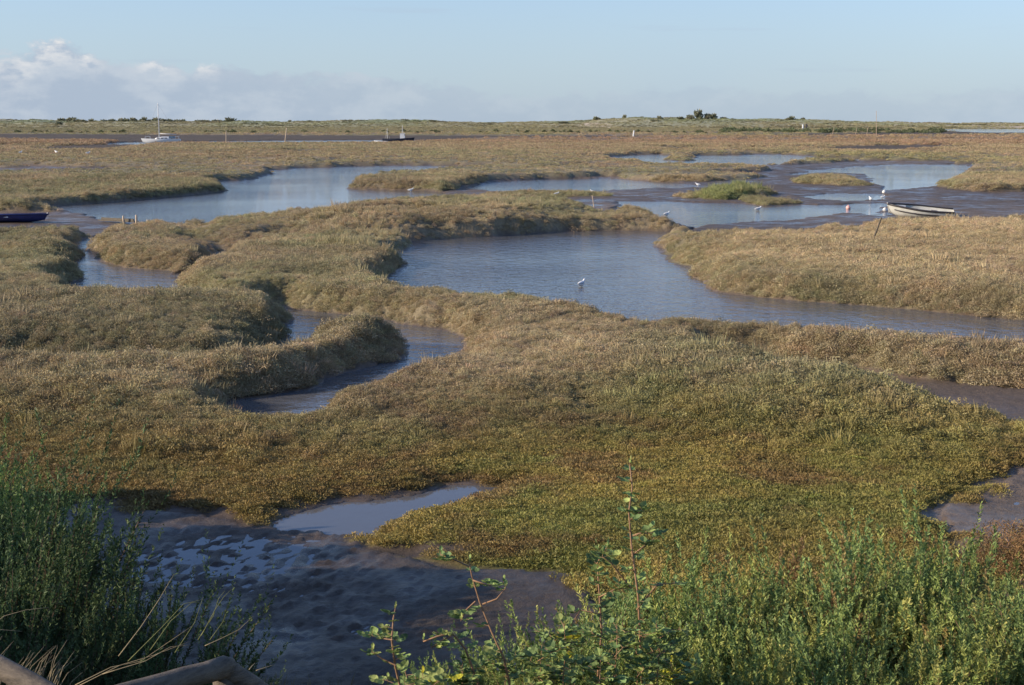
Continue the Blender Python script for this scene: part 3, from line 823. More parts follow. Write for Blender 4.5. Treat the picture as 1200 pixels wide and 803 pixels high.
BC = [rgb(.21, .29, .10), rgb(.27, .35, .11), rgb(.16, .24, .09), rgb(.33, .38, .12)]
BY = BC + [rgb(.45, .42, .04)]
def bramble(label, depth, axis, n_leaf, size, branches=(), seed=1, cols=BC, rad=.008, cluster=1.0):
    """axis: frame points of the main cane, all at the given depth"""
    g = np.random.default_rng(seed)
    pts = [PD(px, py, depth + .03 * g.normal()) for px, py in axis]
    base = Vector((pts[0].x, pts[0].y, ground_z(pts[0].x, pts[0].y)))
    if pts[0].z > base.z: pts = [base] + pts
    t = empty('bramble', base, 0, label, 'bramble', 'bramble canes among the seablite')
    sm = MB(); lm = MB()
    rel = [p - base for p in pts]
    sm.tube(rel, list(np.linspace(rad, rad * .45, len(rel))), 6)
    def along(pl, u):
        seg = [(pl[i + 1] - pl[i]).length for i in range(len(pl) - 1)]; T = u * sum(seg)
        for i, L in enumerate(seg):
            if T <= L: return pl[i].lerp(pl[i + 1], T / max(L, 1e-6))
            T -= L
        return pl[-1]
    def clothe(pl, m, lo=.15):
        for k in range(m):
            u = lo + (1 - lo) * (k + .5) / m; p = along(pl, u); a = g.uniform(0, 6.28)
            spray(lm, sm, p, Vector((math.cos(a), math.sin(a), g.uniform(.0, .7))), g.uniform(.02, .06) * cluster, g, size * 2.0 * g.uniform(.7, 1.2), cols)
        spray(lm, sm, pl[-1], Vector((.1, 0, 1)), .03, g, size, cols)
    clothe(rel, int(n_leaf * 1.8))
    for br in branches:
        pl = [PD(px, py, depth + g.normal() * .06) - base for px, py in br[0]]
        sm.tube(pl, list(np.linspace(rad * .6, rad * .3, len(pl))), 5); clothe(pl, br[1], br[2] if len(br) > 2 else .4)
    sm.build('cane', M_CANE, t, True); lm.build('leaves', M_LEAF, t)
    return t
M_CANE = simple_mat('bramble_cane', (.30, .17, .09), .7, .3, 30)

bramble('tallest bramble cane with sparse leaves rising over the lawn', 7.3, [(752,790),(748,700),(740,640),(737,600),(741,570),(738,545)], 17, .030,
        [([(742,650),(755,640),(766,632)], 4), ([(738,610),(750,600),(755,598)], 3), ([(740,690),(716,660),(706,652)], 5, .3), ([(746,715),(770,685),(790,684)], 2, .8), ([(742,628),(752,624),(760,626)], 3)], 3)
bramble('leafy bramble cane just left of the tallest cane', 7.4, [(700,800),(705,740),(702,690),(700,660),(712,640)], 26, .028,
        [([(702,700),(722,690),(735,690)], 5), ([(704,720),(680,715),(668,735)], 3, .6)], 4)
bramble('leaning bramble cane with a bare middle over the dark mud', 7.2, [(597,800),(590,770),(576,740),(562,705),(553,675),(550,660)], 7, .026,
        [([(554,680),(572,686),(590,684)], 7, .3), ([(557,705),(546,715),(540,728)], 4, .6), ([(566,708),(582,702),(592,690)], 1, .9), ([(550,664),(530,655),(516,650)], 5, .6)], 5)
bramble('small bramble sapling standing alone on the left against dark mud', 7.0, [(470,810),(463,780),(459,750),(461,725),(463,715)], 16, .026,
        [([(464,780),(448,772),(436,764)], 2, .8), ([(460,750),(446,748),(436,745)], 5, .4)], 6)
bramble('arching bramble spray between the sapling and the leaning cane', 7.1, [(560,800),(545,760),(530,742),(512,746),(496,752)], 14, .024, [([(530,745),(515,752),(505,760)], 4)], 7)
tangle = [(500,803,8),(540,790,9),(590,775,9),(630,770,10),(660,745,11),(650,790,9),(700,780,9),(745,770,10),(790,790,8),(720,745,8),(770,745,8),(480,800,7)]
for i, (px, py, k) in enumerate(tangle):
    wh = ['bramble leaves low at the bottom edge right of the sapling', 'bramble tuft below the arching spray', 'bramble tuft at the foot of the leaning cane', 'bramble tuft right of the leaning cane foot',
          'pale green bramble tuft left of the leafy cane', 'bramble tuft at the bottom edge under the leafy cane', 'bramble tuft between the two upright canes', 'bramble tuft right of the tallest cane foot',
          'bramble tuft at the bottom edge farthest to the right', 'bramble tuft tucked in behind the tallest cane', 'bramble tuft in front of the green seablite', 'bramble leaves at the foot of the small sapling'][i]
    bramble(wh, 6.9 + .25 * (i % 3), [(px, py + 50), (px + 3, py + 15), (px + (i * 7) % 11 - 5, py - 12)], k + 5, .027,
            [([(px, py + 5), (px + 14, py - 4), (px + 26, py - 8)], 6, .1), ([(px, py + 10), (px - 14, py + 2), (px - 26, py - 2)], 6, .1), ([(px, py + 25), (px + 10, py + 14), (px + 22, py + 12)], 5, .1)], 20 + i, BY if i % 4 == 0 else BC, .004, 1.4)

# ---------------------------------------------------------------- dry grasses
M_STRAW = simple_mat('dry_grass', (.30, .24, .14), .8, .25, 20)
M_GSTALK = simple_mat('green_stalk', (.16, .17, .06), .8, .25, 20)
def stalks(label, depth, lines, mat, w=.0045):
    base = PD(lines[0][0][0], lines[0][0][1], depth); base.z = ground_z(base.x, base.y)
    t = MB()
    for ln in lines:
        pl = [PD(px, py, depth + .02 * i) - base for i, (px, py) in enumerate(ln)]
        # smooth the line
        q = []
        for i in range(len(pl) - 1):
            for s in range(3): q.append(pl[i].lerp(pl[i + 1], s / 3))
        q.append(pl[-1])
        t.tube(q, list(np.linspace(w * .6, w * .2, len(q))), 5)
    o = t.build('dry_grass_stalks', mat, None, True, base); return tag(o, label, 'dry grass', 'dry grasses by the handrail')
g = np.random.default_rng(5)
L1 = []
for k in range(46):
    x0 = g.uniform(-20, 75); y0 = 800 + g.uniform(0, 25); a = g.uniform(.1, .9); L = g.uniform(25, 62)
    L1.append([(x0, y0), (x0 + L * a * .4, y0 - L * .6), (x0 + L * a, y0 - L)])
stalks('fan of short straw blades behind the left handrail', 4.9, L1, M_STRAW, .003)
stalks('long straight pale stalk leaning over the dark shrubs', 6.2, [[(139,769),(165,735),(185,705),(204,673)]], M_STRAW, .005)
stalks('two arching straw stalks beside the bent handrail', 5.6, [[(88,803),(130,782),(165,775),(226,733)], [(90,805),(140,780),(180,768),(222,752)], [(120,790),(170,775),(200,758),(224,756)]], M_STRAW, .004)
stalks('pale stalks bowing left of the footmarked mud', 6.4, [[(150,775),(190,735),(215,708),(240,702)], [(236,745),(252,715),(262,700),(272,690)], [(232,750),(250,722),(256,702),(264,692)], [(246,750),(262,728),(268,708),(280,698)], [(205,765),(228,730),(238,700)], [(176,762),(200,728),(225,706),(246,708)]], M_GSTALK, .004)
stalks('thin straw stalk slanting over the mud right of the shrubs', 6.0, [[(240,757),(260,748),(280,738),(297,722)]], M_STRAW, .004)
stalks('straw ends poking out past the bent handrail', 5.2, [[(292,785),(296,780),(299,777)], [(300,786),(312,782),(322,779)]], M_STRAW, .004)
stalks('two dry blades at the left picture edge', 5.6, [[(-25,745),(5,722),(30,715),(57,712)], [(-25,742),(0,738),(26,740)]], M_STRAW, .004)

# ---------------------------------------------------------------- handrails
def log(name, a, b, r, parent, origin, mat=None):
    mb = MB(); a = Vector(a) - origin; b = Vector(b) - origin; n = 9
    pts = []
    for i in range(n):
        t = i / (n - 1); p = a.lerp(b, t); p += Vector((random.uniform(-1, 1), random.uniform(-1, 1), random.uniform(-1, 1))) * r * .05; pts.append(p)
    mb.tube(pts, [r * random.uniform(.96, 1.04) for _ in pts], 18)
    return mb.build(name, mat or M_RAIL, parent, True)
m, nt, b = new_mat('rail_wood')
tc = N(nt, 'ShaderNodeTexCoord'); mp = N(nt, 'ShaderNodeMapping'); mp.inputs['Scale'].default_value = (3, 3, 12)
w1 = N(nt, 'ShaderNodeTexNoise'); w1.inputs['Scale'].default_value = 5; w1.inputs['Detail'].default_value = 8; w1.inputs['Roughness'].default_value = .7
cr = N(nt, 'ShaderNodeValToRGB'); cr.color_ramp.elements[0].position = .3; cr.color_ramp.elements[0].color = (.055, .042, .030, 1); cr.color_ramp.elements[1].position = .72; cr.color_ramp.elements[1].color = (.21, .165, .115, 1)
nt.links.new(tc.outputs['Object'], mp.inputs[0]); nt.links.new(mp.outputs[0], w1.inputs['Vector']); nt.links.new(w1.outputs['Fac'], cr.inputs[0]); nt.links.new(cr.outputs[0], b.inputs['Base Color'])
bp = N(nt, 'ShaderNodeBump'); bp.inputs['Distance'].default_value = .01; nt.links.new(w1.outputs['Fac'], bp.inputs['Height']); nt.links.new(bp.outputs[0], b.inputs['Normal']); b.inputs['Roughness'].default_value = .75
M_RAIL = m
A0 = PD(-70, 742, 4.5); A1 = PD(100, 838, 4.15)
o_ = Vector((A0.x, A0.y, 1.5))
hr = empty('handrail', o_, 0, 'round timber handrail crossing the lower left picture corner', 'handrail')
log('rail', A0, A1, .036, hr, o_)
log('post', (A0.x - .02, A0.y + .06, ground_z(A0.x, A0.y) - .2), (A0.x - .02, A0.y + .06, A0.z - .01), .05, hr, o_)
B0 = PD(60, 838, 4.2); B1 = PD(262, 782, 4.75); B2 = PD(345, 836, 4.9)
o2 = Vector((B1.x, B1.y, 1.2))
hb_ = empty('handrail', o2, 0, 'bent timber handrail with a mitred joint at the bottom left', 'handrail')
log('rail', B0, B1 + Vector((.006, 0, 0)), .040, hb_, o2); log('rail', B1 - Vector((.004, 0, 0)), B2, .038, hb_, o2)
jb = MB(); jb.tube([B1 - o2 + Vector((-.030, -.012, -.008)), B1 - o2 + Vector((0, 0, .0)), B1 - o2 + Vector((.02, .01, -.012))], [.0405, .0415, .0395], 18); jb.build('joint', M_RAIL, hb_, True)
log('post', (B1.x, B1.y + .02, ground_z(B1.x, B1.y) - .2), (B1.x, B1.y + .02, B1.z - .03), .045, hb_, o2)
log('lower_rail', B1 + Vector((-.05, 0, -.16)), B2 + Vector((.1, 0, -.14)), .03, hb_, o2)

# ---------------------------------------------------------------- boats
def hull(mb, L, B, D, bow=.25, sheer=.12, n=14, m=7, transom=.75, thick=.03, full=.55):
    """open hull shell, bow at -x, keel at z=0"""
    def sec(t):
        w = B / 2 * min(1, math.sin(min(1, (t + .02) / full) * math.pi / 2) ** .8) * (1 - (1 - transom) * max(0, (t - full) / (1 - full)) ** 1.5)
        top = D * (1 + bow * (1 - t) ** 2.2 + sheer * .3 * t ** 2)
        kz = D * .35 * max(0, 1 - t / .18) ** 2
        return w, top, kz
    rings = []
    for i in range(n):
        t = i / (n - 1); w, top, kz = sec(t); x = L * (t - .5) 
        ring = []
        for j in range(-m, m + 1):
            u = j / m; a = abs(u)
            yy = w * math.sin(a * math.pi / 2) ** .75 * (1 if u >= 0 else -1); zz = kz + (top - kz) * (1 - math.cos(a * math.pi / 2)) ** .9
            xx = x - .12 * L * (zz / D) * max(0, 1 - t / .25) * .5
            ring.append(Vector((xx, yy, zz)))
        rings.append(ring)
    k = 2 * m + 1
    for sgn in (0, 1):
        vs = []
        for i, r in enumerate(rings):
            for v in r:
                q = v.copy()
                if sgn: q.y *= max(0, 1 - thick / max(abs(rings[i][-1].y), .06)); q.z = min(q.z + thick * (1 - abs(v.y) / max(abs(r[-1].y), .01)), r[-1].z)
                vs.append(q)
        fs = []
        for i in range(n - 1):
            for j in range(k - 1):
                a = i * k + j; f = (a, a + 1, a + k + 1, a + k); fs.append(f if sgn else f[::-1])
        mb.add(vs, fs)
        if not sgn: mb.add([rings[-1][j] for j in range(k)], [tuple(range(k))])
    return rings

def strip(mb, pts, w, h):
    mb.tube(pts, w, 6)

def place(o, p, rz, heel=0, pitch=0):
    o.location = p; o.rotation_euler = Euler((heel, pitch, rz), 'XYZ')

def row_boat(name, L, B, D, mats, label, cat, stripe=True):
    t = empty(name, (0, 0, 0), 0, label, cat)
    mb = MB(); rings = hull(mb, L, B, D); mb.build('hull', mats[0], t, True)
    gl = MB(); e = .012
    for s in (0, -1): strip(gl, [r[s] + Vector((0, 0, .0)) for r in rings], .05, .03)
    gl.build('gunwale', mats[1], t, True)
    if stripe:
        st = MB()
        for s in (2, -3): st.tube([r[s] + Vector((0, -.012 if s == 2 else .012, 0)) for r in rings[1:]], .030, 6)
        st.build('rubbing_strake', mats[1], t, True)
    for tt in (.42, .72):
        i = int(tt * 13); r = rings[i]; s_ = MB(); s_.box((r[0].x, 0, D * .72), (.24, abs(r[0].y) * 1.9, .03)); s_.build('seat', mats[2], t)
    fd = MB(); r = rings[1]; pts = [rings[i][0] for i in (0, 1, 2, 3)] + [rings[i][-1] for i in (3, 2, 1, 0)]
    fd.add([p - Vector((0, 0, .04)) for p in pts], [tuple(range(8))]); fd.build('foredeck', mats[3], t)
    st2 = MB(); r = rings[0][len(rings[0]) // 2]; st2.tube([Vector((rings[0][0].x - .02, 0, rings[0][0].z + .06)), Vector((r.x - .03, 0, r.z))], [.03, .03], 6); st2.build('stem_post', mats[0], t)
    return t

d = row_boat('dinghy', 2.9, 1.25, .47, (M_PALE, M_DARK, M_GREY, M_WHITE), 'white open dinghy with two dark bands aground on the mud at right', 'dinghy')
p = P(1080, 254, 0.0); place(d, Vector((p.x, p.y, -.08)), R(-12), R(8), R(4))
rp = MB(); rp.tube([(-1.6, 0, .5), (-2.0, -.4, .1), (-2.8, -.8, .06)], .012, 5); ro = rp.build('mooring_line', M_GREY, d)
bb = row_boat('rowing_boat', 3.7, 1.3, .30, (M_BLUE, M_BLUE, M_WHITE, M_WHITE), 'blue rowing boat with white seats on the mud at the left picture edge', 'rowing boat', False)
p = P(2, 260.5, .06); place(bb, Vector((p.x, p.y, .06)), R(176), R(5), 0)

# yacht
yt = empty('yacht', (0, 0, 0), 0, 'white sailing yacht with a tall bare mast moored on the far channel', 'yacht')
mb = MB(); rings = hull(mb, 8.0, 2.6, 1.0, .25, .3); mb.build('hull', M_WHITE, yt, True)
dk = MB(); dk.add([r[0] - Vector((0, 0, .03)) for r in rings] + [r[-1] - Vector((0, 0, .03)) for r in rings][::-1], [tuple(range(len(rings) * 2))]); dk.build('deck', M_WHITE, yt)
cb = MB(); cs = [(-1.6, .5, 0), (-1.2, .75, .42), (.3, .85, .62), (1.6, .8, .6), (1.9, .75, .5)]
vs = []
for x, w, h in cs:
    for y_, z_ in ((-w, 0), (-w * .85, h * .8), (-w * .4, h), (w * .4, h), (w * .85, h * .8), (w, 0)): vs.append((x, y_, 1.0 + z_))
fs = [(i * 6 + j, i * 6 + j + 1, i * 6 + j + 7, i * 6 + j + 6) for i in range(4) for j in range(5)] + [(0, 1, 2, 3, 4, 5), (24, 25, 26, 27, 28, 29)]
cb.add(vs, fs); cab = cb.build('cabin', M_WHITE, yt)
for sd_ in (-1, 1):
    for x in (-.7, .2, 1.0):
        wn = MB(); wn.box((x, sd_ * .83, 1.3), (.55, .06, .2)); wn.build('window', M_GLASS, cab)
cv = MB(); cv.box((2.2, 0, 1.45), (1.1, 1.5, .5)); cv.build('spray_hood', M_CANVAS, yt)
ms = MB(); ms.tube([(-.6, 0, 1.2), (-.6, 0, 9.0)], [.10, .07], 8); ms.build('mast', M_WHITE, yt, True)
bm = MB(); bm.tube([(-.6, 0, 2.3), (3.2, 0, 2.1)], [.07, .06], 8); bm.build('boom', M_WHITE, yt, True)
sr = MB()
for e in ((-3.9, 0, 1.25), (3.9, 0, 1.1), (-.5, 1.2, 1.0), (-.5, -1.2, 1.0)): sr.tube([(-.6, 0, 8.8), e], .012, 4)
sr.build('rigging', M_GREY, yt)
for x0, x1 in ((-3.6, -2.6), (2.9, 3.7)):
    for sd_ in (-1, 1):
        pu = MB(); pu.tube([(x0, sd_ * .5, 1.1), (x0, sd_ * .5, 1.65), (x1, sd_ * .5, 1.65), (x1, sd_ * .5, 1.1)], .03, 5); pu.build('guard_rail', M_WHITE, yt)
p = P(190, 168, 0); place(yt, Vector((p.x, p.y, -.15)), R(4), 0, 0)

# work boat
wb = empty('fishing_boat', (0, 0, 0), 0, 'dark fishing boat with a white wheelhouse and two short masts on the far channel', 'fishing boat')
mb = MB(); rings = hull(mb, 6.6, 2.2, 1.05, .3, .3); mb.build('hull', M_NAVY, wb, True)
dk = MB(); dk.add([r[0] - Vector((0, 0, .15)) for r in rings] + [r[-1] - Vector((0, 0, .15)) for r in rings][::-1], [tuple(range(len(rings) * 2))]); dk.build('deck', M_GREY, wb)
wh_ = MB(); wh_.box((-1.1, 0, 1.6), (1.0, 1.1, 1.2)); wh_.box((-1.1, 0, 2.24), (1.15, 1.25, .07)); wh = wh_.build('wheelhouse', M_WHITE, wb)
wn = MB(); wn.box((-1.1, -.56, 1.95), (.6, .05, .35)); wn.build('window', M_GLASS, wh); wn = MB(); wn.box((-1.61, 0, 1.95), (.05, .8, .35)); wn.build('window', M_GLASS, wh)
for x, hgt in ((-1.1, 3.6), (2.3, 3.0)):
    m_ = MB(); m_.tube([(x - .5, -.5, 1), (x, 0, hgt)], .02, 6); m_.tube([(x + .5, .5, 1), (x, 0, hgt)], .02, 6); m_.tube([(x, 0, 1), (x, 0, hgt + .4)], .07, 6); m_.build('gantry', M_PALE, wb)
p = P(466, 168, 0); place(wb, Vector((p.x, p.y, -.1)), R(178), 0, 0)
td = row_boat('tender', 2.8, 1.2, .55, (M_WHITE, M_WHITE, M_GREY, M_WHITE), 'small pale tender lying at the left end of the fishing boat', 'tender', False)
p = P(448, 168.3, 0); place(td, Vector((p.x, p.y - 2, -.05)), R(-5))

# ---------------------------------------------------------------- posts
def post(name, top, foot, depth, r, mat, label, cat='post', group=None, cap=False):
    a = PD(foot[0], foot[1], depth); b_ = PD(top[0], top[1], depth)
    gz = ground_z(a.x, a.y); base = Vector((a.x, a.y, min(a.z, gz) - .1))
    mb = MB(); n = 5; v = b_ - base
    mb.tube([v * (i / n) + Vector((random.uniform(-1, 1) * r * .15, 0, 0)) for i in range(n + 1)], [r * (1 - .25 * i / n) for i in range(n + 1)], 8)
    o = mb.build(name, mat, None, True, base)
    return tag(o, label, cat, group)
def dep(py): return P(600, py).y
GP = 'channel marker poles on the far marsh'
post('marker_pole', (265,153), (265,169), dep(169), .11, M_POLE, 'upright pale pole between the yacht and the leaning pole', 'pole', GP)
post('marker_pole', (336,150), (333.5,168), dep(168.5), .12, M_POLE, 'leaning pale pole on the far channel edge', 'pole', GP)
post('marker_pole', (364,177), (364,184), dep(184), .10, M_POLE, 'short stub post in the marsh below the leaning pole', 'post')
post('marker_pole', (743,153), (742,162), dep(162), .24, M_WHITE, 'white leaning beacon post on the reddish flats', 'post')
mst = post('tall_mast', (1027,130), (1027,161), dep(161), .09, M_POLE, 'tall thin white mast standing at the right of the horizon', 'mast')
for px, lab in ((976, 'faint thin pole left of the tall white mast'), (1003, 'thin leaning pole between the faint pole and the tall mast'), (1016, 'thin leaning pole just left of the tall white mast')):
    post('thin_pole', (px + 1.5, 149), (px - .5, 158), dep(158), .10, M_POLE, lab, 'pole')
post('beacon_post', (941,146), (941,152), 800, .55, M_WHITE, 'pale square beacon on the far bank', 'beacon')
post('beacon_post', (945,145.5), (945,152), 805, .7, M_DARK, 'dark marker beside the pale beacon on the far bank', 'beacon')
post('leaning_stick', (1033,255), (1021,283), P(1021,283,.65).y, .035, M_WOOD, 'bare leaning stick in the tan marsh before the dinghy', 'stick')
post('thin_stake', (694,229), (697,238), P(697,238,.4).y, .025, M_POLE, 'thin stake on the edge of the long dark bank', 'stake')
jg = 'posts of the little landing'
post('landing_post', (144.5,253), (145.5,261), P(145,261,.1).y, .06, M_POLE, 'left post of the little plank landing', 'post', jg)
post('landing_post', (159.5,252), (160,262), P(160,262,.1).y, .06, M_POLE, 'right and taller post of the little plank landing', 'post', jg)
post('landing_post', (173,258), (173.5,262), P(173,262,.1).y, .07, M_POLE, 'short stub post right of the little plank landing', 'post', jg)
a = P(118, 260, .05); c = P(160, 261, .1); pl = MB(); v = c - a
pl.box(v * .5, (v.length, .28, .05), Matrix.Rotation(math.atan2(v.y, v.x), 3, 'Z')); pl.box(v * .5 + Vector((0, -.12, .08)), (v.length * .9, .05, .10), Matrix.Rotation(math.atan2(v.y, v.x), 3, 'Z'))
tag(pl.build('landing_plank', M_WOOD, None, False, a + Vector((0, 0, .06))), 'dark timber plank running up to the little landing posts', 'plank')

# ---------------------------------------------------------------- gulls and buoys
def make_gull(flat=False):
    body = MB(); n = 10
    prof = [(-.17, .004, .115), (-.13, .03, .115), (-.08, .055, .11), (-.02, .072, .105), (.04, .072, .11), (.085, .055, .13), (.11, .036, .165), (.125, .03, .19), (.145, .034, .205), (.165, .03, .207), (.182, .012, .2)]
    o = 0; vs = []; fs = []
    for x, r, z in prof:
        for k in range(n):
            a = 2 * math.pi * k / n; vs.append((x, r * math.cos(a) * .85, z + r * math.sin(a)))
    for i in range(len(prof) - 1):
        for k in range(n): fs.append((i * n + k, i * n + (k + 1) % n, (i + 1) * n + (k + 1) % n, (i + 1) * n + k))
    fs += [tuple(range(n))[::-1], tuple(len(vs) - n + k for k in range(n))]
    body.add(vs, fs)
    for s in (-1, 1):   # legs
        body.tube([(.0, s * .025, .06), (.005, s * .025, 0), (.03, s * .025, -.002)], [.006, .004, .004], 5)
    b_ = body.build('gull', M_FEATH, None, True)
    wg = MB()
    for s in (-1, 1):
        wg.add([(.07, s * .055, .135), (.0, s * .068, .15), (-.1, s * .045, .14), (-.21, s * .012, .125), (-.1, s * .052, .112), (.0, s * .068, .10)], [(0, 1, 2, 3, 4, 5)] if s < 0 else [(5, 4, 3, 2, 1, 0)])
    wg.build('wings', M_FGREY, b_)
    bl = MB(); bl.tube([(.178, 0, .2), (.215, 0, .193)], [.007, .002], 5); bl.build('bill', M_BILL, b_)
    return b_
g0 = make_gull()
GG = 'white gulls resting on the mud and water'
gl = [(681,337,.9,1.0,'largest white gull standing in the main pool near the marsh edge'), (781,254,.6,1.15,'white gull on the water off the tip of the spit'),
      (888,248,.4,1.2,'white gull on the water below the green island'), (818,218,2.8,1.1,'white gull at the left end of the green island'),
      (886,226,1.0,1.0,'left gull of the close pair at the right of the green island'), (891.5,228,2.4,1.0,'right gull of the close pair at the right of the green island'),
      (652,229,.3,1.0,'gull on the mud behind the long dark bank'), (695,227,2.9,1.1,'gull above the thin stake on the mud spit'),
      (481,215,.2,1.2,'lone white gull on the narrow island in the left water'), (1020,235,1.7,1.1,'white gull on the mud left of the dinghy bow'),
      (865,203,2.2,1.0,'gull on the mud strip behind the green island'), (1034,233,.1,.9,'small gull on wet mud just above the dinghy bow'),
      (103,182,.5,1.8,'gull on the rusty marsh left of the yacht'), (66,180,2.5,1.8,'gull on the rusty marsh midway to the left edge'), (24,181,1.1,1.8,'gull on the rusty marsh near the left edge'),
      (343,170,.5,1.8,'gull beside the foot of the leaning pole')]
for i, (px, py, rz, s, lab) in enumerate(gl):
    o = g0 if i == 0 else copy_tree(g0)
    p = P(px, py, 0); z = max(ground_z(p.x, p.y), -.03)
    p = P(px, py, z); z = max(ground_z(p.x, p.y), -.03)
    o.location = (p.x, p.y, z); o.rotation_euler = (0, 0, rz); o.scale = (s, s, s); tag(o, lab, 'gull', GG)

def buoy(px, py, r, mat, lab):
    p = P(px, py, 0); z = max(0, ground_z(p.x, p.y))
    mb = MB(); n = 12; prof = [(0, -.9), (.6, -.75), (.95, -.25), (1, .1), (.8, .6), (.35, .9), (.15, 1.0), (.15, 1.2), (0, 1.2)]
    vs = []; fs = []
    for a, z_ in prof:
        for k in range(n): vs.append((r * a * math.cos(k * math.pi / 6), r * a * math.sin(k * math.pi / 6), r * z_))
    for i in range(len(prof) - 1):
        for k in range(n): fs.append((i * n + k, i * n + (k + 1) % n, (i + 1) * n + (k + 1) % n, (i + 1) * n + k))
    mb.add(vs, fs); o = mb.build('mooring_buoy', mat, None, True, (p.x, p.y, z + r * .5)); tag(o, lab, 'buoy', 'mooring buoys')
buoy(994, 245, .13, M_BUOY, 'faded pink buoy on the mud between gull and dinghy')
buoy(1037, 248, .12, M_BUOYW, 'white buoy lying against the dinghy bow')
buoy(1036, 227, .13, M_BUOYW, 'white buoy on the wet mud far behind the dinghy bow')

# ---------------------------------------------------------------- coast scrub and trees
fb = [leaf_cloud('dune_scrub', 420, 1, 1, 1, 401, [rgb(.19, .20, .12), rgb(.25, .24, .15)], .28, .12, lumps=9),
      leaf_cloud('dune_scrub', 420, 1.2, 1, .8, 402, [rgb(.20, .21, .13), rgb(.27, .24, .15)], .28, .12, lumps=8)]
def far_bush(name, px, depth, w, h, k, lab, cat, grp, z=None):
    x = (px - 600) / F * depth; zz = ground_z(x, depth) if z is None else z
    o = bpy.data.objects.new(name, fb[k % 2]); link(o); o.location = (x, depth, zz - .3); o.scale = (w, w, h); o.rotation_euler = (0, 0, k * 1.3)
    return tag(o, lab, cat, grp)
g = np.random.default_rng(77)
LB = 'dark windswept dune bush in the row along the left horizon'
for i in range(34):
    px = 78 + i * 6.1 + g.uniform(-2, 2)
    if 222 < px < 232: continue
    far_bush('dune_bush', px, 1580 + g.uniform(-50, 50), g.uniform(4.5, 8.0), g.uniform(3.2, 5.5), i, LB, 'bush', 'dark bushes in the row along the left horizon')
LB2 = 'low dark dune bush on the far grassy shore'
for i, (px, w, h) in enumerate([(6, 3, 2), (20, 4, 2.4), (44, 4, 2.5), (58, 3, 2), (272, 4, 3.3), (280, 3, 2.2), (343, 3, 2.5), (366, 4, 2.2), (375, 3, 1.8), (425, 5, 2), (436, 5, 2), (462, 4, 2), (475, 5, 2.3), (488, 4, 2), (508, 5, 2.2), (516, 4, 2), (573, 3, 2.2), (612, 3, 2), (640, 4, 2), (865, 3.5, 2), (880, 3.5, 2)]):
    far_bush('dune_bush', px, 1560, w * 1.1, h * 1.0, i, LB2, 'bush', 'low bushes on the far grassy shore')
one = [(660, 1350, 6, 2.5, 'flat dark bush on the far shore left of the bare sand'), (699, 1480, 5, 5.0, 'round dark bush on the skyline above the bare sand'), (730, 1480, 2.5, 4, 'small skyline bush right of the bare sand'),
       (750, 1480, 2.5, 3.0, 'smallest skyline bush right of the bare sand'), (771, 1480, 3.6, 4.2, 'skyline bush nearest left of the tree clump'), (766, 1300, 6, 3, 'low olive bush below the skyline left of the tree clump'),
       (923, 1480, 6, 4.0, 'rounded bush on the skyline right of the tree clump'), (937, 1480, 3, 3.2, 'small bush beside the rounded skyline bush'), (75, 1250, 4, 3.4, 'dark shore bush well left of the yacht')]
for i, (px, dp, w, h, lab) in enumerate(one): far_bush('dune_bush', px, dp, w, h, i, lab, 'bush', None)
tr = [(795, 4.5, 3.5, 'low left tree of the skyline clump'), (806, 5, 6.5, 'left tree of the skyline clump'), (816, 5.5, 10, 'tallest tree of the skyline clump'), (826, 4.2, 8, 'tree just right of the tallest in the skyline clump'), (833, 5, 6, 'leaning tree at the right of the skyline clump'), (845, 5, 4.2, 'lowest right tree of the skyline clump')]
for i, (px, w, h, lab) in enumerate(tr):
    x = (px - 600) / F * 1500; t = empty('shore_tree', (x, 1500, ground_z(x, 1500) - .4), 0, lab, 'tree', 'trees of the skyline clump')
    o = bpy.data.objects.new('crown', fb[i % 2]); link(o, t); o.location = (0, 0, h * .15); o.scale = (w, w, h * .85)
    k = MB(); k.tube([(0, 0, 0), (.3, 0, h * .5)], [.4, .15], 6); k.build('trunk', M_BARK, t)
# scrub belt along the far bank, one mass
g = np.random.default_rng(88)
sc_pts = []
n = 420
px = np.concatenate([845 + 255 * g.uniform(0, 1, 300) ** 1.3, g.uniform(-100, 640, 80), g.uniform(640, 850, 40)]); yy = np.concatenate([g.uniform(600, 720, 300), g.uniform(560, 640, 120)])
x = (px - 600) / F * yy; hz = fields(x, yy)[0]
big = np.concatenate([g.uniform(.5, 1.0, 300) + 1.3 * g.uniform(0, 1, 300) ** 4, g.uniform(.5, 1.2, 120)])
cl = np.where((px > 845) & (px < 1100), 1, .8)[:, None] * np.array([[.15, .17, .085]]) * g.uniform(.7, 1.3, (n, 1))
fp = [scrub_proto('scrub_mass', 220, 1.0, 1.0, .4, .12, .3, 90), scrub_proto('scrub_mass', 220, 1.3, .8, .4, .12, .3, 91)]
data = [(np.stack([x, yy, hz], 1), big, g.integers(0, 2, n), cl, np.stack([np.zeros(n), np.zeros(n), g.uniform(0, 6, n)], 1))]
so = instancer('scrub_belt', data, fp); tag(so, 'dark green scrub belt along the far bank under the dunes', 'scrub', kind='stuff')

# ---------------------------------------------------------------- light, sky, camera
SUN_AZ = Vector((-.98, -.19)).normalized(); SUN_EL = R(21)
sd = Vector((SUN_AZ.x * math.cos(SUN_EL), SUN_AZ.y * math.cos(SUN_EL), math.sin(SUN_EL)))
sl = bpy.data.lights.new('sun', 'SUN'); sl.energy = 5.0; sl.angle = R(.5); sl.color = (1, .85, .66)
so_ = link(bpy.data.objects.new('sun', sl)); so_.rotation_euler = sd.to_track_quat('Z', 'Y').to_euler()
so_.location = (-20, -10, 20)

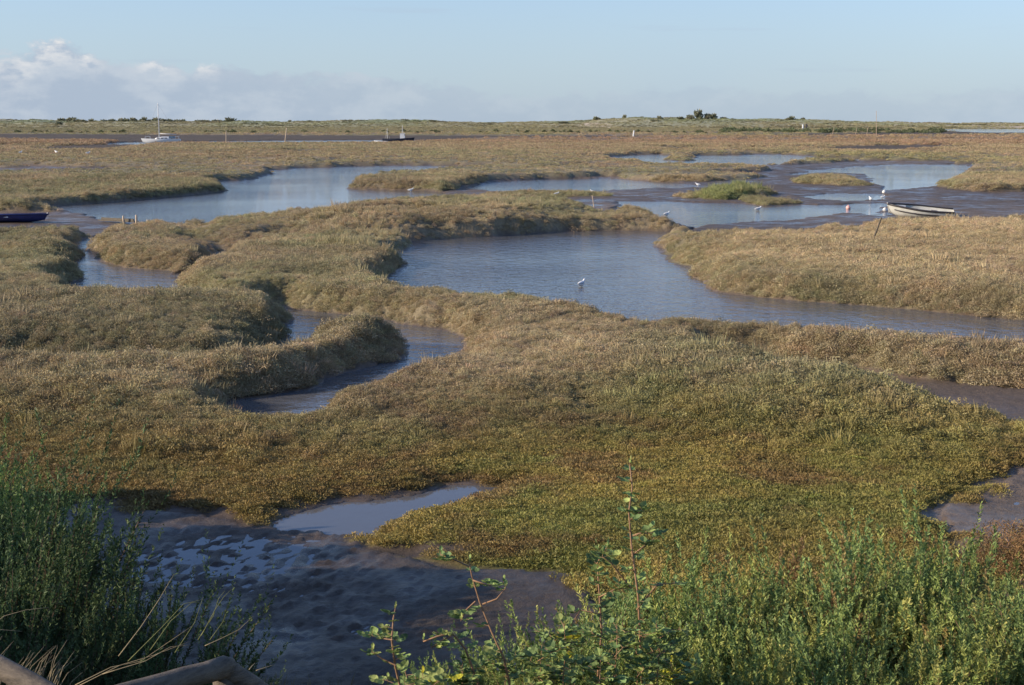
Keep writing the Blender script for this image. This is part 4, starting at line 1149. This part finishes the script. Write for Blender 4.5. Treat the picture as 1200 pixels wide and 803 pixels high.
w = bpy.data.worlds.new('World'); S.world = w; w.use_nodes = True
nt = w.node_tree; bg = nt.nodes['Background']
sky = N(nt, 'ShaderNodeTexSky'); sky.sky_type = 'NISHITA'; sky.sun_disc = False; sky.sun_elevation = SUN_EL
sky.sun_rotation = math.atan2(SUN_AZ.x, SUN_AZ.y); sky.air_density = 1.0; sky.dust_density = .6; sky.ozone_density = 1.5
tc = N(nt, 'ShaderNodeTexCoord'); sx = N(nt, 'ShaderNodeSeparateXYZ'); nt.links.new(tc.outputs['Generated'], sx.inputs[0])
def M(op, a, b=None, c=None, clamp=False):
    n = N(nt, 'ShaderNodeMath', operation=op); n.use_clamp = clamp
    for i, v in enumerate((a, b, c)):
        if v is None: continue
        if isinstance(v, (int, float)): n.inputs[i].default_value = v
        else: nt.links.new(v, n.inputs[i])
    return n.outputs[0]
az = M('ARCTAN2', sx.outputs['X'], sx.outputs['Y']); el = M('ARCSINE', sx.outputs['Z'])
cv = N(nt, 'ShaderNodeCombineXYZ'); nt.links.new(M('MULTIPLY', az, 1.0), cv.inputs[0]); nt.links.new(M('MULTIPLY', el, 1.9), cv.inputs[1])
def noise(scale, det, rough=.6, off=0):
    n = N(nt, 'ShaderNodeTexNoise'); n.inputs['Scale'].default_value = scale; n.inputs['Detail'].default_value = det; n.inputs['Roughness'].default_value = rough
    va = N(nt, 'ShaderNodeVectorMath', operation='ADD'); va.inputs[1].default_value = (off, off * .7, off * .3); nt.links.new(cv.outputs[0], va.inputs[0]); nt.links.new(va.outputs[0], n.inputs['Vector'])
    return n.outputs['Fac']
def mrange(v, a, b, c=0, d=1):
    n = N(nt, 'ShaderNodeMapRange'); n.interpolation_type = 'SMOOTHSTEP'; n.inputs['From Min'].default_value = a; n.inputs['From Max'].default_value = b; n.inputs['To Min'].default_value = c; n.inputs['To Max'].default_value = d
    nt.links.new(v, n.inputs['Value']); return n.outputs[0]
# cloud bank low on the horizon, tops higher to the left (azimuth in radians, 0 straight ahead)
lumps = noise(17, 6, .62, 3.0); fine = noise(60, 5, .6, 8.0); wide = noise(5, 2, .5, 5)
leftness = mrange(az, .12, -.34, 0, 1)
def gau(c, wd):
    q = M('DIVIDE', M('SUBTRACT', az, c), wd); return M('EXPONENT', M('MULTIPLY', M('MULTIPLY', q, q), -1.0))
g1_, g2_, g3_, g4_ = gau(-.306, .026), gau(-.243, .016), gau(-.210, .012), gau(-.362, .024)
puffs = M('ADD', M('ADD', M('MULTIPLY', g1_, .017), M('MULTIPLY', g2_, .010)), M('ADD', M('MULTIPLY', g3_, .009), M('MULTIPLY', g4_, .010)))
topline = M('ADD', M('MULTIPLY', leftness, .016), M('MULTIPLY', M('SUBTRACT', lumps, .5), .045))
topline = M('ADD', topline, M('ADD', M('MULTIPLY', M('SUBTRACT', fine, .5), .020), .021))
topline = M('ADD', topline, puffs)
dlt = M('SUBTRACT', topline, el)
cloud = mrange(dlt, -.0015, .007)
dens = M('MULTIPLY', cloud, M('ADD', M('MULTIPLY', leftness, .55), .30), clamp=True)
pm = mrange(puffs, .003, .012)
rim = M('MULTIPLY', M('MULTIPLY', mrange(dlt, .024, .004), cloud), M('MULTIPLY', mrange(fine, .36, .62), M('ADD', M('MULTIPLY', pm, .85), M('MULTIPLY', leftness, .12))), clamp=True)
# soft veil right across and thin streaks
veil = M('MULTIPLY', mrange(el, .17, .0), M('ADD', M('MULTIPLY', wide, .3), .55), clamp=True)
def mixrgb(f, a, b):
    n = N(nt, 'ShaderNodeMix'); n.data_type = 'RGBA'; nt.links.new(f, n.inputs[0])
    for i, v in ((6, a), (7, b)):
        if isinstance(v, tuple): n.inputs[i].default_value = v
        else: nt.links.new(v, n.inputs[i])
    return n.outputs[2]
K = 1.0
tn = N(nt, 'ShaderNodeVectorMath', operation='MULTIPLY'); tn.inputs[1].default_value = (.90, 1.0, 1.30); nt.links.new(sky.outputs[0], tn.inputs[0])
c1 = mixrgb(veil, tn.outputs[0], (3.0, 3.95, 5.0, 1))
cw = N(nt, 'ShaderNodeCombineXYZ'); nt.links.new(M('MULTIPLY', az, 6.0), cw.inputs[0]); nt.links.new(M('MULTIPLY', el, 80.0), cw.inputs[1])
nwi = N(nt, 'ShaderNodeTexNoise'); nwi.inputs['Scale'].default_value = 1.1; nwi.inputs['Detail'].default_value = 5; nt.links.new(cw.outputs[0], nwi.inputs['Vector'])
c1 = mixrgb(M('MULTIPLY', mrange(nwi.outputs['Fac'], .58, .75), .28), c1, (3.0, 3.6, 4.5, 1))
bank = mixrgb(mrange(noise(26, 5, .6, 14.0), .42, .66), (2.75, 3.3, 4.15, 1), (3.5, 3.95, 4.6, 1))
c1 = mixrgb(dens, c1, bank)
c1 = mixrgb(rim, c1, (5.6, 5.6, 5.6, 1))
nt.links.new(c1, bg.inputs['Color']); bg.inputs['Strength'].default_value = .12

cam = bpy.data.cameras.new('camera'); co = link(bpy.data.objects.new('camera', cam))
co.location = (0, 0, CAM_H); co.rotation_euler = (math.pi / 2 - PITCH, 0, 0)
cam.sensor_width = 36; cam.lens = F / 1200 * 36; cam.clip_end = 60000; cam.clip_start = .1
S.camera = co
S.view_settings.view_transform = 'Standard'; S.view_settings.look = 'None'; S.view_settings.exposure = .3; S.view_settings.gamma = 1
S.render.engine = 'CYCLES'; S.cycles.use_denoising = True
S.cycles.max_bounces = 5; S.cycles.diffuse_bounces = 2; S.cycles.glossy_bounces = 2; S.cycles.transmission_bounces = 2; S.cycles.transparent_max_bounces = 4
